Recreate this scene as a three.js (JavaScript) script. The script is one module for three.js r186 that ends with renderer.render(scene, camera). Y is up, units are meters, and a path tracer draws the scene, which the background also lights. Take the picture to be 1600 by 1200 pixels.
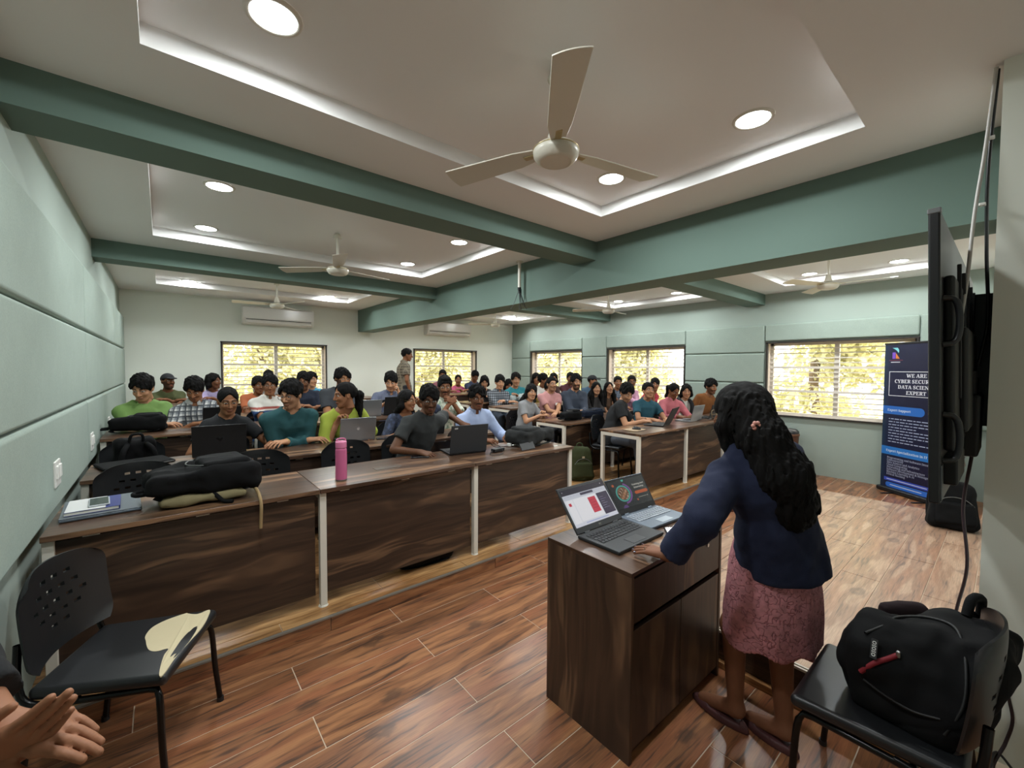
import * as THREE from 'three';
import { RoundedBoxGeometry } from 'three/addons/geometries/RoundedBoxGeometry.js';
import { mergeGeometries, mergeVertices, toCreasedNormals } from 'three/addons/utils/BufferGeometryUtils.js';
import { RectAreaLightUniformsLib } from 'three/addons/lights/RectAreaLightUniformsLib.js';

// ---------- camera, sky, sun, exposure ----------
const scene = new THREE.Scene();
const renderer = new THREE.WebGLRenderer({ antialias: true });
renderer.toneMapping = THREE.LinearToneMapping;
renderer.toneMappingExposure = 4.35;
renderer.shadowMap.enabled = true;
RectAreaLightUniformsLib.init();
const RAD = Math.PI / 180;
const camera = new THREE.PerspectiveCamera(2 * Math.atan(600 / 653.67) / RAD, 4 / 3, 0.05, 100);
{
  const yaw = 39.924 * RAD, pit = 2.1156 * RAD, roll = 0.302 * RAD;
  const f = new THREE.Vector3(Math.sin(yaw) * Math.cos(pit), -Math.sin(pit), -Math.cos(yaw) * Math.cos(pit));
  const r = new THREE.Vector3(Math.cos(yaw), 0, Math.sin(yaw)), u = new THREE.Vector3().crossVectors(r, f);
  camera.position.set(0, 1.6, 0);
  camera.up.copy(u.multiplyScalar(Math.cos(roll)).addScaledVector(r, -Math.sin(roll)));
  camera.lookAt(camera.position.clone().add(f));
}
scene.background = new THREE.Color(1.0, 0.965, 0.9);
scene.backgroundIntensity = 1.3;
const sun = new THREE.DirectionalLight(new THREE.Color(1.0, 0.9, 0.7), 1.5);
sun.position.set(-9, 16, 11); sun.target.position.set(3, 0, -5);
sun.castShadow = true; sun.shadow.mapSize.set(2048, 2048);
Object.assign(sun.shadow.camera, { left: -18, right: 18, top: 18, bottom: -18, near: 1, far: 60 });
scene.add(sun, sun.target); sun.name = 'sun';
const LAMP = 62;                       // radiance of a downlight, shared by all
const LAMP_COLOR = new THREE.Color(0.93, 0.985, 1.0);

// ---------- helpers ----------
const V = (x, y, z) => new THREE.Vector3(x, y, z);
function rng(seed) { let s = seed | 0; return () => { s = (s + 0x6d2b79f5) | 0; let t = Math.imul(s ^ (s >>> 15), 1 | s); t = (t + Math.imul(t ^ (t >>> 7), 61 | t)) ^ t; return ((t ^ (t >>> 14)) >>> 0) / 4294967296; }; }
const used = new Map();
function numbered(name) { const n = used.get(name) ?? 0; used.set(name, n + 1); return n ? name + '_' + String(n).padStart(3, '0') : name; }
function tag(o, label, category, group, kind) {
  if (label) o.userData.label = label; if (category) o.userData.category = category;
  if (group) o.userData.group = group; if (kind) o.userData.kind = kind; return o;
}
function thing(name, label, category, pos = [0, 0, 0], turn = 0, group) {
  const o = new THREE.Group(); o.name = numbered(name); scene.add(o); o.position.set(...pos); o.rotation.y = turn; return tag(o, label, category, group);
}
function mesh(name, geo, mat, parent) {
  const m = new THREE.Mesh(Array.isArray(geo) ? merge(geo) : geo, mat); m.castShadow = m.receiveShadow = true;
  if (parent) { m.name = name; parent.add(m); } else { m.name = numbered(name); scene.add(m); } return m;
}
function single(name, geo, mat, label, category, group) { return tag(mesh(name, geo, mat), label, category, group); }
function struct(name, geo, mat) { const m = mesh(name, geo, mat); m.name = name; return tag(m, null, null, null, 'structure'); }
function dup(root, pos, turn, label, group) {
  const r = root.clone(); r.name = numbered(root.name.replace(/_\d{3}$/, '')); scene.add(r); r.position.set(...pos); r.rotation.set(0, turn, 0);
  r.userData = { ...root.userData }; if (label) r.userData.label = label; if (group) r.userData.group = group; return r;
}
function merge(list) {
  const gs = list.map((g) => { let q = g.index ? g.toNonIndexed() : g; for (const k of Object.keys(q.attributes)) if (!['position', 'normal', 'uv'].includes(k)) q.deleteAttribute(k);
    if (!q.attributes.uv) q.setAttribute('uv', new THREE.BufferAttribute(new Float32Array(q.attributes.position.count * 2), 2)); return q; });
  return gs.length === 1 ? gs[0] : mergeGeometries(gs);
}
// uv in metres by dominant axis; grain 'x','y' or 'z' runs along u
function uvm(g, grain = 'x', sx = 1, sy = 1, ox = 0, oy = 0) {
  const p = g.attributes.position, n = g.attributes.normal, uv = new Float32Array(p.count * 2), ax = 'xyz';
  for (let i = 0; i < p.count; i++) {
    const c = [p.getX(i), p.getY(i), p.getZ(i)], m = [Math.abs(n.getX(i)), Math.abs(n.getY(i)), Math.abs(n.getZ(i))];
    const k = m.indexOf(Math.max(...m)); let a = [0, 1, 2].filter((q) => q !== k), gi = ax.indexOf(grain);
    if (a[1] === gi) a = [a[1], a[0]];
    uv[i * 2] = c[a[0]] / sx + ox; uv[i * 2 + 1] = c[a[1]] / sy + oy;
  }
  g.setAttribute('uv', new THREE.BufferAttribute(uv, 2)); return g;
}
function box(w, h, d, x = 0, y = 0, z = 0) { return new THREE.BoxGeometry(w, h, d).translate(x, y, z); }
function rbox(w, h, d, r = 0.004, x = 0, y = 0, z = 0, seg = 2) { return new RoundedBoxGeometry(w, h, d, seg, Math.min(r, w / 2.01, h / 2.01, d / 2.01)).translate(x, y, z); }
function span(x0, x1, y0, y1, z0, z1) { return new THREE.BoxGeometry(x1 - x0, y1 - y0, z1 - z0).translate((x0 + x1) / 2, (y0 + y1) / 2, (z0 + z1) / 2); }
function cyl(r0, r1, h, x = 0, y = 0, z = 0, s = 20) { return new THREE.CylinderGeometry(r0, r1, h, s).translate(x, y, z); }
function tube(pts, r, seg = 24, rs = 8, closed = false) { return new THREE.TubeGeometry(new THREE.CatmullRomCurve3(pts.map((p) => (p.isVector3 ? p : V(...p))), closed, 'centripetal'), seg, r, rs, closed); }
function rod(a, b, r, s = 10) { a = a.isVector3 ? a : V(...a); b = b.isVector3 ? b : V(...b); const d = b.clone().sub(a), g = new THREE.CylinderGeometry(r, r, d.length(), s); g.applyQuaternion(new THREE.Quaternion().setFromUnitVectors(V(0, 1, 0), d.normalize())); return g.translate((a.x + b.x) / 2, (a.y + b.y) / 2, (a.z + b.z) / 2); }
function lathe(pts, s = 28) { return new THREE.LatheGeometry(pts.map((p) => new THREE.Vector2(p[0], p[1])), s); }

// ---------- noise ----------
function hash2(x, y, s) { let h = Math.imul(x | 0, 374761393) ^ Math.imul(y | 0, 668265263) ^ Math.imul(s | 0, 1274126177); h = Math.imul(h ^ (h >>> 13), 1274126177); return ((h ^ (h >>> 16)) >>> 0) / 4294967296; }
function vn(x, y, s, px = 0, py = 0) { // value noise, optional period
  const ix = Math.floor(x), iy = Math.floor(y), fx = x - ix, fy = y - iy, u = fx * fx * (3 - 2 * fx), v = fy * fy * (3 - 2 * fy), w = (a, p) => (p ? ((a % p) + p) % p : a);
  const a = hash2(w(ix, px), w(iy, py), s), b = hash2(w(ix + 1, px), w(iy, py), s), c = hash2(w(ix, px), w(iy + 1, py), s), d = hash2(w(ix + 1, px), w(iy + 1, py), s);
  return a + (b - a) * u + (c - a) * v + (a - b - c + d) * u * v;
}
function fbm(x, y, s, px = 0, py = 0, o = 4) { let t = 0, a = 0.5, n = 0; for (let i = 0; i < o; i++) { t += a * vn(x, y, s + i * 17, px, py); n += a; a *= 0.5; x *= 2; y *= 2; px *= 2; py *= 2; } return t / n; }
function hash3(x, y, z) { let h = Math.imul(x | 0, 374761393) ^ Math.imul(y | 0, 668265263) ^ Math.imul(z | 0, 2147483647 & 1442695041); h = Math.imul(h ^ (h >>> 13), 1274126177); return ((h ^ (h >>> 16)) >>> 0) / 4294967296; }
function vn3(x, y, z) {
  const ix = Math.floor(x), iy = Math.floor(y), iz = Math.floor(z), fx = x - ix, fy = y - iy, fz = z - iz, u = fx * fx * (3 - 2 * fx), v = fy * fy * (3 - 2 * fy), w = fz * fz * (3 - 2 * fz), L = (a, b, t) => a + (b - a) * t;
  return L(L(L(hash3(ix, iy, iz), hash3(ix + 1, iy, iz), u), L(hash3(ix, iy + 1, iz), hash3(ix + 1, iy + 1, iz), u), v), L(L(hash3(ix, iy, iz + 1), hash3(ix + 1, iy, iz + 1), u), L(hash3(ix, iy + 1, iz + 1), hash3(ix + 1, iy + 1, iz + 1), u), v), w);
}
const clamp = THREE.MathUtils.clamp, mixn = (a, b, t) => a + (b - a) * t, mix3 = (a, b, t) => [mixn(a[0], b[0], t), mixn(a[1], b[1], t), mixn(a[2], b[2], t)], sst = (a, b, x) => { const t = clamp((x - a) / (b - a), 0, 1); return t * t * (3 - 2 * t); };
function tex(w, h, fn, srgb = true) {
  const d = new Uint8Array(w * h * 4);
  for (let y = 0; y < h; y++) for (let x = 0; x < w; x++) { const c = fn((x + 0.5) / w, (y + 0.5) / h), i = (y * w + x) * 4; d[i] = clamp(c[0], 0, 255); d[i + 1] = clamp(c[1], 0, 255); d[i + 2] = clamp(c[2], 0, 255); d[i + 3] = 255; }
  const t = new THREE.DataTexture(d, w, h); t.magFilter = THREE.LinearFilter; t.minFilter = THREE.LinearMipmapLinearFilter; t.generateMipmaps = true; t.wrapS = t.wrapT = THREE.RepeatWrapping;
  if (srgb) t.colorSpace = THREE.SRGBColorSpace; t.needsUpdate = true; return t;
}
function canvasTex(w, h, draw) { const c = document.createElement('canvas'); c.width = w; c.height = h; const g = c.getContext('2d'); draw(g, w, h); const t = new THREE.CanvasTexture(c); t.colorSpace = THREE.SRGBColorSpace; t.magFilter = THREE.LinearFilter; return t; }
const std = (color, roughness = 0.6, o = {}) => new THREE.MeshStandardMaterial({ color, roughness, ...o });

// ---------- textures and materials ----------
const grainBump = tex(256, 256, (u, v) => { const n = 110 + 90 * fbm(u * 64, v * 64, 5, 64, 64, 2); return [n, n, n]; }, false);
const weaveBump = tex(128, 128, (u, v) => { const n = 128 + 60 * Math.sin(u * 128 * 0.785) * Math.sin(v * 128 * 0.785) + 50 * (vn(u * 64, v * 64, 3, 64, 64) - 0.5); return [n, n, n]; }, false);
// floor planks: 1.2 m x 0.2 m
function plankTex(seed, base, dark, light, red) {
  return tex(768, 128, (u, v) => {
    const warp = (fbm(u * 3, v * 2, seed, 3, 0) - 0.5) * 0.5;
    const a = fbm(u * 4, (v + warp) * 6, seed + 1, 4, 0, 4), b = fbm(u * 8, (v + warp * 0.6) * 26, seed + 2, 8, 0, 3), c = fbm(u * 2, v * 3, seed + 3, 2, 0, 2), fine = fbm(u * 20, v * 120, seed + 4, 20, 0, 2);
    let col = mix3(base, light, sst(0.42, 0.72, a)); col = mix3(col, red, 0.7 * sst(0.48, 0.7, c)); col = mix3(col, dark, 0.85 * sst(0.54, 0.74, b * 0.6 + (1 - a) * 0.4));
    const kx = 0.2 + 0.6 * hash2(seed, 1, 2), ky = 0.3 + 0.4 * hash2(seed, 3, 4), r = Math.hypot((u - kx) * 9, (v - ky) * 2.6) + (fbm(u * 14, v * 5, seed + 9) - 0.5) * 0.7;
    col = mix3(col, dark, 0.55 * sst(0.3, 0.05, Math.abs(r - 0.25)) * sst(0.9, 0.3, r) * (hash2(seed, 7, 7) > 0.45 ? 1 : 0));
    const f = 0.88 + 0.26 * fine; return col.map((x) => x * f);
  });
}
const plankTexes = [0, 1, 2, 3, 4].map((i) => plankTex(40 + i * 31, [132, 88, 60], [72, 53, 43], [164, 114, 77], [142, 88, 60]));
const stageTexes = [0, 1, 2].map((i) => plankTex(300 + i * 31, [160, 128, 106], [116, 98, 88], [184, 154, 130], [164, 124, 100]));
const tanTexes = [0, 1].map((i) => plankTex(500 + i * 31, [162, 120, 76], [118, 84, 54], [188, 146, 98], [156, 108, 66]));
const plankMat = (t) => std(0xffffff, 0.3, { map: t, bumpMap: grainBump, bumpScale: 0.0002 });
const plankMats = plankTexes.map(plankMat), stageMats = stageTexes.map(plankMat), tanMats = tanTexes.map(plankMat);
const groutMat = std(0xd2bfa8, 0.8);
function walnut(seed, sheenGain = 1) {
  return tex(1024, 512, (u, v) => {
    const warp = (fbm(u * 2, v * 3, seed, 2, 3, 3) - 0.5) * 0.22;
    const a = fbm(u * 2, (v + warp) * 9, seed + 1, 2, 9, 4), b = fbm(u * 5, (v + warp) * 40, seed + 2, 5, 40, 2), c = fbm(u * 3, (v + warp) * 20, seed + 3, 3, 20, 3);
    let col = mix3([62, 45, 34], [106, 80, 59], sst(0.45, 0.72, a)); col = mix3(col, [42, 30, 23], 0.7 * sst(0.5, 0.7, c)); const f = sheenGain * (0.82 + 0.34 * b); return col.map((x) => x * f);
  });
}
const walnutTex = walnut(7), walnutMat = std(0xffffff, 0.42, { map: walnutTex, bumpMap: grainBump, bumpScale: 0.00015 });
const walnutTopSheenMat = std(0xffffff, 0.3, { map: walnut(23, 1.35) }), edgeBandMat = std(0x2c1b12, 0.5);  // tops paler than the panels: reflected sheen painted into their colour
const wallWhite = std(0xe8ebe0, 0.9, { bumpMap: grainBump, bumpScale: 0.0006 }), ceilingMat = std(0xeeedeb, 0.92, { bumpMap: grainBump, bumpScale: 0.0004 });
const greenPaint = std(0xa1aea5, 0.85, { bumpMap: grainBump, bumpScale: 0.0006 }), beamPaint = std(0x64796f, 0.8, { bumpMap: grainBump, bumpScale: 0.0005 });
const fabricTex = tex(256, 256, (u, v) => { const n = 1 + 0.035 * (fbm(u * 6, v * 6, 21, 6, 6, 4) - 0.5) + 0.06 * (vn(u * 128, v * 128, 22, 128, 128) - 0.5); return [154 * n, 168 * n, 158 * n]; });
const panelMat = std(0xffffff, 0.95, { map: fabricTex, bumpMap: weaveBump, bumpScale: 0.0004 });
const darkTrim = std(0x2a2420, 0.6), whiteMetal = std(0xd9d4c8, 0.45), alum = std(0xcac4bb, 0.45), plasticWhite = std(0xe4e2dc, 0.35), blackPlastic = std(0x1b1c1e, 0.36), blackMatte = std(0x151515, 0.7), blackSteel = std(0x141414, 0.25, { metalness: 0.4 }), chrome = std(0xb8b8b8, 0.2, { metalness: 1 });
const glassMat = new THREE.MeshPhysicalMaterial({ color: 0xffffff, transmission: 1, thickness: 0, roughness: 0.1, ior: 1.45 });

// ---------- the setting ----------
const PITCH = 0.205, PLEN = 1.26, GAP = 0.005;
const plankGeo = new Map();
function planks(parent, x0, x1, z0, z1, yTop, mats, seed, hole) { // rows start at z0 (far) and step towards +z
  const r = rng(seed); let row = 0;
  for (let z = z0; z < z1 - 0.01; z += PITCH, row++) {
    const w = Math.min(PITCH, z1 - z) - GAP, off = row % 2 ? 0.5 : 1.13;
    for (let k = Math.floor((x0 - off) / PLEN); ; k++) {
      let a = Math.max(x0, off + k * PLEN), b = Math.min(x1, off + (k + 1) * PLEN); if (a >= x1 - 0.02) break; if (b - a < 0.03) continue;
      if (hole && z + w > hole[2] && z < hole[3]) { if (a >= hole[0] && b <= hole[1]) continue; if (a < hole[0] && b > hole[0]) b = hole[0]; else if (a < hole[1] && b > hole[1]) a = hole[1]; }
      const len = b - a - GAP; if (len < 0.03) continue;
      const v = Math.floor(r() * mats.length), fl = r() < 0.5 ? 1 : 0, key = len.toFixed(3) + '|' + w.toFixed(3) + '|' + fl;
      if (!plankGeo.has(key)) { const g = box(len, 0.01, w), p = g.attributes.position, uv = g.attributes.uv; for (let i = 0; i < p.count; i++) uv.setXY(i, (fl ? 1 : -1) * p.getX(i) / PLEN + 0.5, p.getZ(i) / 0.205 + 0.5); plankGeo.set(key, g); }
      const m = mesh('plank', plankGeo.get(key), mats[v], parent); m.position.set((a + b) / 2, yTop - 0.005 + (r() - 0.5) * 0.0008, z + w / 2);
    }
  }
}
const PF = 0.09, STAGE = 0.19, floorY = [0, 0.09, 0.09, 0.21, 0.21, 0.30]; // by row 1..5
const floor = struct('floor', span(-1.7, 7.87, -0.12, -0.0018, -9.35, 1.5), groutMat);
planks(floor, -1.5, 7.65, -2.62, 1.3, 0, plankMats, 3, [2.32, 5.92, -1.54, -0.06]);
{ // raised platform under the desks, in three tiers
  const plat = struct('floor_platform', [span(-0.5, 7.65, -0.004, PF - 0.0045, -9.13, -2.62)], groutMat);
  planks(plat, -0.5, 7.65, -4.98, -2.625, PF, tanMats, 8);
  let k = 0; for (let x = -0.5; x < 7.6; x += PLEN) { const L = Math.min(PLEN, 7.65 - x) - GAP, g = uvm(box(L, PF - 0.012, 0.012), 'x', PLEN, 0.2); mesh('riser_board', g, plankMats[(k++ * 2) % 5], plat).position.set(x + L / 2, PF / 2 - 0.004, -2.613); }
  mesh('edge_trim', span(-0.5, 7.65, PF - 0.008, PF + 0.0015, -2.626, -2.605), std(0x9a948a, 0.35, { metalness: 0.5 }), plat);
  const t2 = std(0xffffff, 0.3, { map: tanTexes[0] });
  mesh('tier', uvm(span(-0.5, 7.65, PF, 0.21, -9.13, -4.98), 'x', PLEN, 0.2), t2, plat); mesh('tier', uvm(span(-0.5, 7.65, 0.21, 0.30, -9.13, -7.34), 'x', PLEN, 0.2), t2, plat);
}
{ // speaker's stage under the screen
  const st = struct('floor_stage', span(2.305, 5.935, -0.004, STAGE - 0.0045, -1.545, -0.06), groutMat);
  planks(st, 2.305, 5.935, -1.545, -0.06, STAGE, stageMats, 14);
  const riser = std(0xffffff, 0.35, { map: walnutTex });
  for (const [a, b] of [[-1.545, -0.9], [-0.9, -0.3], [-0.3, -0.06]]) mesh('riser_board', uvm(span(2.292, 2.304, 0.035, STAGE - 0.012, a + 0.002, b - 0.002), 'z', 1.2, 0.5), riser, st);
  for (let x = 2.3; x < 5.9; x += 1.21) mesh('riser_board', uvm(span(x + 0.002, Math.min(x + 1.208, 5.935), 0.0, STAGE - 0.012, -1.558, -1.546), 'x', 1.2, 0.5), riser, st);
  mesh('riser_board', uvm(span(5.936, 5.948, 0, STAGE - 0.012, -1.545, -0.06), 'z', 1.2, 0.5), riser, st);
  mesh('edge_trim', [span(2.288, 2.298, STAGE - 0.012, STAGE, -1.558, -0.06), span(2.306, 2.316, STAGE - 0.004, STAGE + 0.0015, -1.545, -0.06)], std(0xcfc6b6, 0.4), st);
  mesh('skirting', uvm(span(2.262, 2.292, 0, 0.035, -1.545, -0.1), 'z', PLEN, 0.2), tanMats[1], st);
}
function slab(fixed, a0, a1, y0, y1, holes, axis) { // wall box with rectangular holes [a0,a1,y0,y1]; fixed = [lo, hi] of the thin axis
  const out = [], put = (p, q, r, s) => { if (q - p > 1e-4 && s - r > 1e-4) out.push(axis === 'x' ? span(fixed[0], fixed[1], r, s, p, q) : span(p, q, r, s, fixed[0], fixed[1])); };
  holes = [...holes].sort((m, n) => m[0] - n[0]); let c = a0; for (const [p, q, r, s] of holes) { put(c, p, y0, y1); put(p, q, y0, r); put(p, q, s, y1); c = q; } put(c, a1, y0, y1); return out.map((g) => uvm(g, 'x'));
}
const RW = 7.65, BW = -9.13, CEIL = 2.84;
const winR = [[-2.60, -0.80], [-5.80, -4.0], [-8.33, -6.53]], winB = [[0.82, 2.62], [4.59, 6.39]], SILL = 0.86, HEAD = 2.045;
const wallR = struct('wall_right', slab([RW, RW + 0.24], BW - 0.24, 0.3, -0.12, 3.0, winR.map(([a, b]) => [a, b, SILL, HEAD]), 'x'), greenPaint);
const wallB = struct('wall_back', slab([BW - 0.24, BW], -0.7, RW, -0.12, 3.0, winB.map(([a, b]) => [a, b, SILL, HEAD + 0.015]), 'z'), wallWhite);
const wallL = struct('wall_left', [uvm(span(-0.7, -0.5, -0.12, 3.0, BW, -1.95)), uvm(span(-1.5, -0.7, -0.12, 3.0, -2.15, -1.95)), uvm(span(-1.7, -1.5, -0.12, 3.0, -2.15, 1.5))], greenPaint);  // recess at the near end is added, out of view, as standing room
struct('wall_front', [uvm(span(2.6, RW, -0.12, 3.0, -0.06, 0.16)), uvm(span(2.6, 2.8, -0.12, 3.0, 0.16, 1.5)), uvm(span(-1.5, 2.6, -0.12, 3.0, 1.3, 1.5))], wallWhite);
// padded fabric panels
function pad(parent, x0, x1, y0, y1, z0, z1) { const w = x1 - x0, h = y1 - y0, d = z1 - z0, g = uvm(new RoundedBoxGeometry(w, h, d, 3, Math.min(w, h, d) * 0.45), w > d ? 'x' : 'z', 0.5, 0.5); mesh('panel', g, panelMat, parent).position.set((x0 + x1) / 2, (y0 + y1) / 2, (z0 + z1) / 2); }
{
  const e = 0.004, rows = [[0.82, 1.335], [1.335, 1.88], [1.88, 2.40]];
  const zs = [-9.10, -7.28, -4.63, -1.98];
  for (let i = 0; i < 3; i++) for (const [a, b] of rows) pad(wallL, -0.505, -0.45, a + e, b - e, zs[i] + e, zs[i + 1] - e);
  const rr = [[0.87, 1.38], [1.38, 1.88], [1.88, 2.34]];
  for (const [a, b] of [[-9.11, -8.36], [-6.53, -5.83], [-3.99, -2.63], [-0.79, -0.1]]) for (const [c, d] of rr) pad(wallR, RW - 0.045, RW + 0.01, c + e, d - e, a + e, b - e);
  for (const [a, b] of [[-8.36, -6.53], [-5.83, -3.99], [-2.63, -0.79]]) pad(wallR, RW - 0.045, RW + 0.01, 2.06 + e, 2.34 - e, a + e, b - e);
}
// ceiling with recessed trays
const TX = [[-0.04, 2.77], [4.1, 7.1]], TZ = [[-2.19, -0.52], [-5.25, -3.41], [-8.25, -6.48]];
{
  const xb = [-1.7, -0.04, 2.77, 4.1, 7.1, 7.87], zb = [-9.35, -8.25, -6.48, -5.25, -3.41, -2.19, -0.52, 1.5], low = [];
  for (let j = 0; j < zb.length - 1; j++) { if (j % 2 === 0) low.push(span(xb[0], xb[5], CEIL, 2.925, zb[j], zb[j + 1])); else for (const i of [0, 2, 4]) low.push(span(xb[i], xb[i + 1], CEIL, 2.925, zb[j], zb[j + 1])); }
  struct('ceiling', [...low, span(-1.72, 7.89, 2.925, 3.15, -9.37, 1.52)].map((g) => uvm(g)), ceilingMat);
  let n = 1; const beam = (...a) => struct('trim_' + n++, uvm(span(...a)), beamPaint);
  beam(3.28, 3.62, 2.375, CEIL + 0.002, BW, -0.06);
  for (const [z0, z1] of [[-2.94, -2.65], [-6.04, -5.75]]) { beam(-0.5, 3.28, 2.665, CEIL + 0.002, z0, z1); beam(3.62, RW, 2.665, CEIL + 0.002, z0, z1); }
}
// windows: dark edge trim, pale reveal, sliding sashes, grille bars
const barGeoMat = std(0xe4dcd2, 0.5), revealMat = std(0xd9cdc2, 0.8);
function windowUnit(n, c, w, y0, y1, rot) { // local: x along width, +z into the room, wall face at z = 0
  const g = new THREE.Group(); g.name = 'window_' + n; tag(g, null, null, null, 'structure'); scene.add(g); g.position.set(...c); g.rotation.y = rot;
  const h = y1 - y0, ym = (y0 + y1) / 2, T = 0.022;
  mesh('frame', [box(w + 0.02, T, 0.05, 0, y1 - T / 2 + 0.004, 0.01), box(w + 0.02, T, 0.05, 0, y0 + T / 2 - 0.004, 0.01), box(T, h, 0.05, -w / 2 + T / 2 - 0.004, ym, 0.01), box(T, h, 0.05, w / 2 - T / 2 + 0.004, ym, 0.01)], darkTrim, g);
  mesh('reveal', [box(w, 0.006, 0.2, 0, y1 - 0.005, -0.12), box(w, 0.006, 0.2, 0, y0 + 0.005, -0.12), box(0.006, h, 0.2, -w / 2 + 0.004, ym, -0.12), box(0.006, h, 0.2, w / 2 - 0.004, ym, -0.12)], revealMat, g);
  const s = 0.045, iw = w - 0.012;
  mesh('sash_frame', [box(iw, s, 0.05, 0, y1 - s / 2 - 0.006, -0.17), box(iw, s, 0.05, 0, y0 + s / 2 + 0.006, -0.17), box(s, h, 0.05, -iw / 2 + s / 2, ym, -0.17), box(s, h, 0.05, iw / 2 - s / 2, ym, -0.17), box(0.06, h, 0.055, 0, ym, -0.17)], alum, g);
  for (const q of [-1, 1]) mesh('pane', box(iw / 2 - s - 0.02, h - 2 * s, 0.004, q * (iw / 4 - 0.002), ym, -0.17 + q * 0.008), glassMat, g);
  for (let i = 1; i < 15; i++) { const thick = i % 5 === 0, y = y0 + 0.03 + (h - 0.06) * i / 15; mesh('grille_bar', box(iw, thick ? 0.036 : 0.015, 0.012, 0, y, -0.125), barGeoMat, g); }
}
winB.forEach(([a, b], i) => windowUnit(i + 1, [(a + b) / 2, 0, BW], b - a, SILL, HEAD + 0.015, 0));
winR.forEach(([a, b], i) => windowUnit(i + 3, [RW, 0, (a + b) / 2], b - a, SILL, HEAD, -Math.PI / 2));
// outdoors: ground and trees seen through the windows
struct('ground', span(-30, 45, -0.6, -0.5, -45, 30), std(0xa9a072, 0.95));
{
  const leafMat = new THREE.MeshPhysicalMaterial({ color: 0xffffff, vertexColors: true, roughness: 0.9, transmission: 0.35, thickness: 0 }), bark = std(0x6d5a45, 0.9);
  const spots = [[-3.4, -13.6, 'leafy tree beyond the back wall, left of the left back window'], [2.2, -14, 'broad tree filling the view of the left back window'], [7.4, -14, 'broad tree filling the view of the right back window'], [4.8, -17, 'farther tree between the two back windows'], [11, -17.2, 'farther tree beyond the back right corner of the hall'], [13.2, -12.2, 'tree outside the side window nearest the back wall'], [12.6, -8, 'tree outside the middle side window'], [12.6, -3.2, 'tree outside the side window beside the banner'], [12.4, 1.6, 'tree outside the front end of the window wall']];
  spots.forEach(([x, z, label], i) => {
    const r = rng(900 + i), t = thing('tree', label, 'tree', [x, -0.5, z], 0, 'trees outside the windows');
    mesh('trunk', tube([[0, 0, 0], [0.05, 0.9, 0.03], [-0.04, 1.8, 0], [0.02, 2.6, 0.05]], 0.11, 12, 8), bark, t);
    const pos = [], nor = [], col = [], N = 9000, bl = []; for (let k = 0; k < 16; k++) bl.push([(r() - 0.5) * 3.0, 0.5 + r() * 3.6, (r() - 0.5) * 2.0, 0.6 + r() * 0.6]);
    for (let k = 0; k < N; k++) {
      const b = bl[k % 16], d = V(r() - 0.5, r() - 0.5, r() - 0.5).normalize(), c = V(b[0], b[1], b[2]).addScaledVector(d, b[3] * (0.55 + 0.5 * r()));
      const u = V(r() - 0.5, r() - 0.5, r() - 0.5).normalize(), w = V(r() - 0.5, r() - 0.5, r() - 0.5).cross(u).normalize(), s = 0.07 + 0.07 * r(), nn = u.clone().cross(w);
      const q = [c.clone().addScaledVector(u, s), c.clone().addScaledVector(w, s * 0.5), c.clone().addScaledVector(u, -s), c.clone().addScaledVector(w, -s * 0.5)];
      const y = r(), cc = mix3([0.52, 0.52, 0.25], [0.88, 0.84, 0.56], y);
      for (const j of [0, 1, 2, 0, 2, 3]) { pos.push(q[j].x, q[j].y, q[j].z); nor.push(nn.x, nn.y, nn.z); col.push(...cc); }
    }
    const g = new THREE.BufferGeometry(); g.setAttribute('position', new THREE.Float32BufferAttribute(pos, 3)); g.setAttribute('normal', new THREE.Float32BufferAttribute(nor, 3)); g.setAttribute('color', new THREE.Float32BufferAttribute(col, 3));
    tag(mesh('foliage', g, leafMat, t), null, null, null, 'stuff');
  });
}
// ---------- ceiling fittings ----------
const lensMat = std(0xffffff, 0.5, { emissive: LAMP_COLOR, emissiveIntensity: 6 });
{
  const rim = lathe([[0.078, 0], [0.082, -0.008], [0.096, -0.008], [0.1, 0]], 32), lens = new THREE.CircleGeometry(0.079, 32).rotateX(Math.PI / 2).translate(0, -0.006, 0);
  const xs = [[0.35, 'left wall side'], [2.42, 'beam side'], [4.45, 'beam side'], [6.85, 'window side']], zs = [[-0.92, 'front', 'front'], [-1.83, 'front', 'rear'], [-3.77, 'middle', 'front'], [-4.97, 'middle', 'rear'], [-6.75, 'back', 'front'], [-8.19, 'back', 'rear']];
  xs.forEach(([x, side], i) => zs.forEach(([z, bay, end]) => {
    const t = thing('downlight', `round recessed downlight, ${side}, ${end} edge of the ${bay} ${i < 2 ? 'left' : 'right'} ceiling tray`, 'ceiling light', [x, 2.924, z], 0, 'ceiling downlights');
    mesh('rim', rim, whiteMetal, t); mesh('lens', lens, lensMat, t);
    const l = new THREE.RectAreaLight(LAMP_COLOR, LAMP, 0.14, 0.14); l.position.set(0, -0.012, 0); l.rotation.x = -Math.PI / 2; l.name = 'downlight_glow'; t.add(l);
  }));
}
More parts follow.
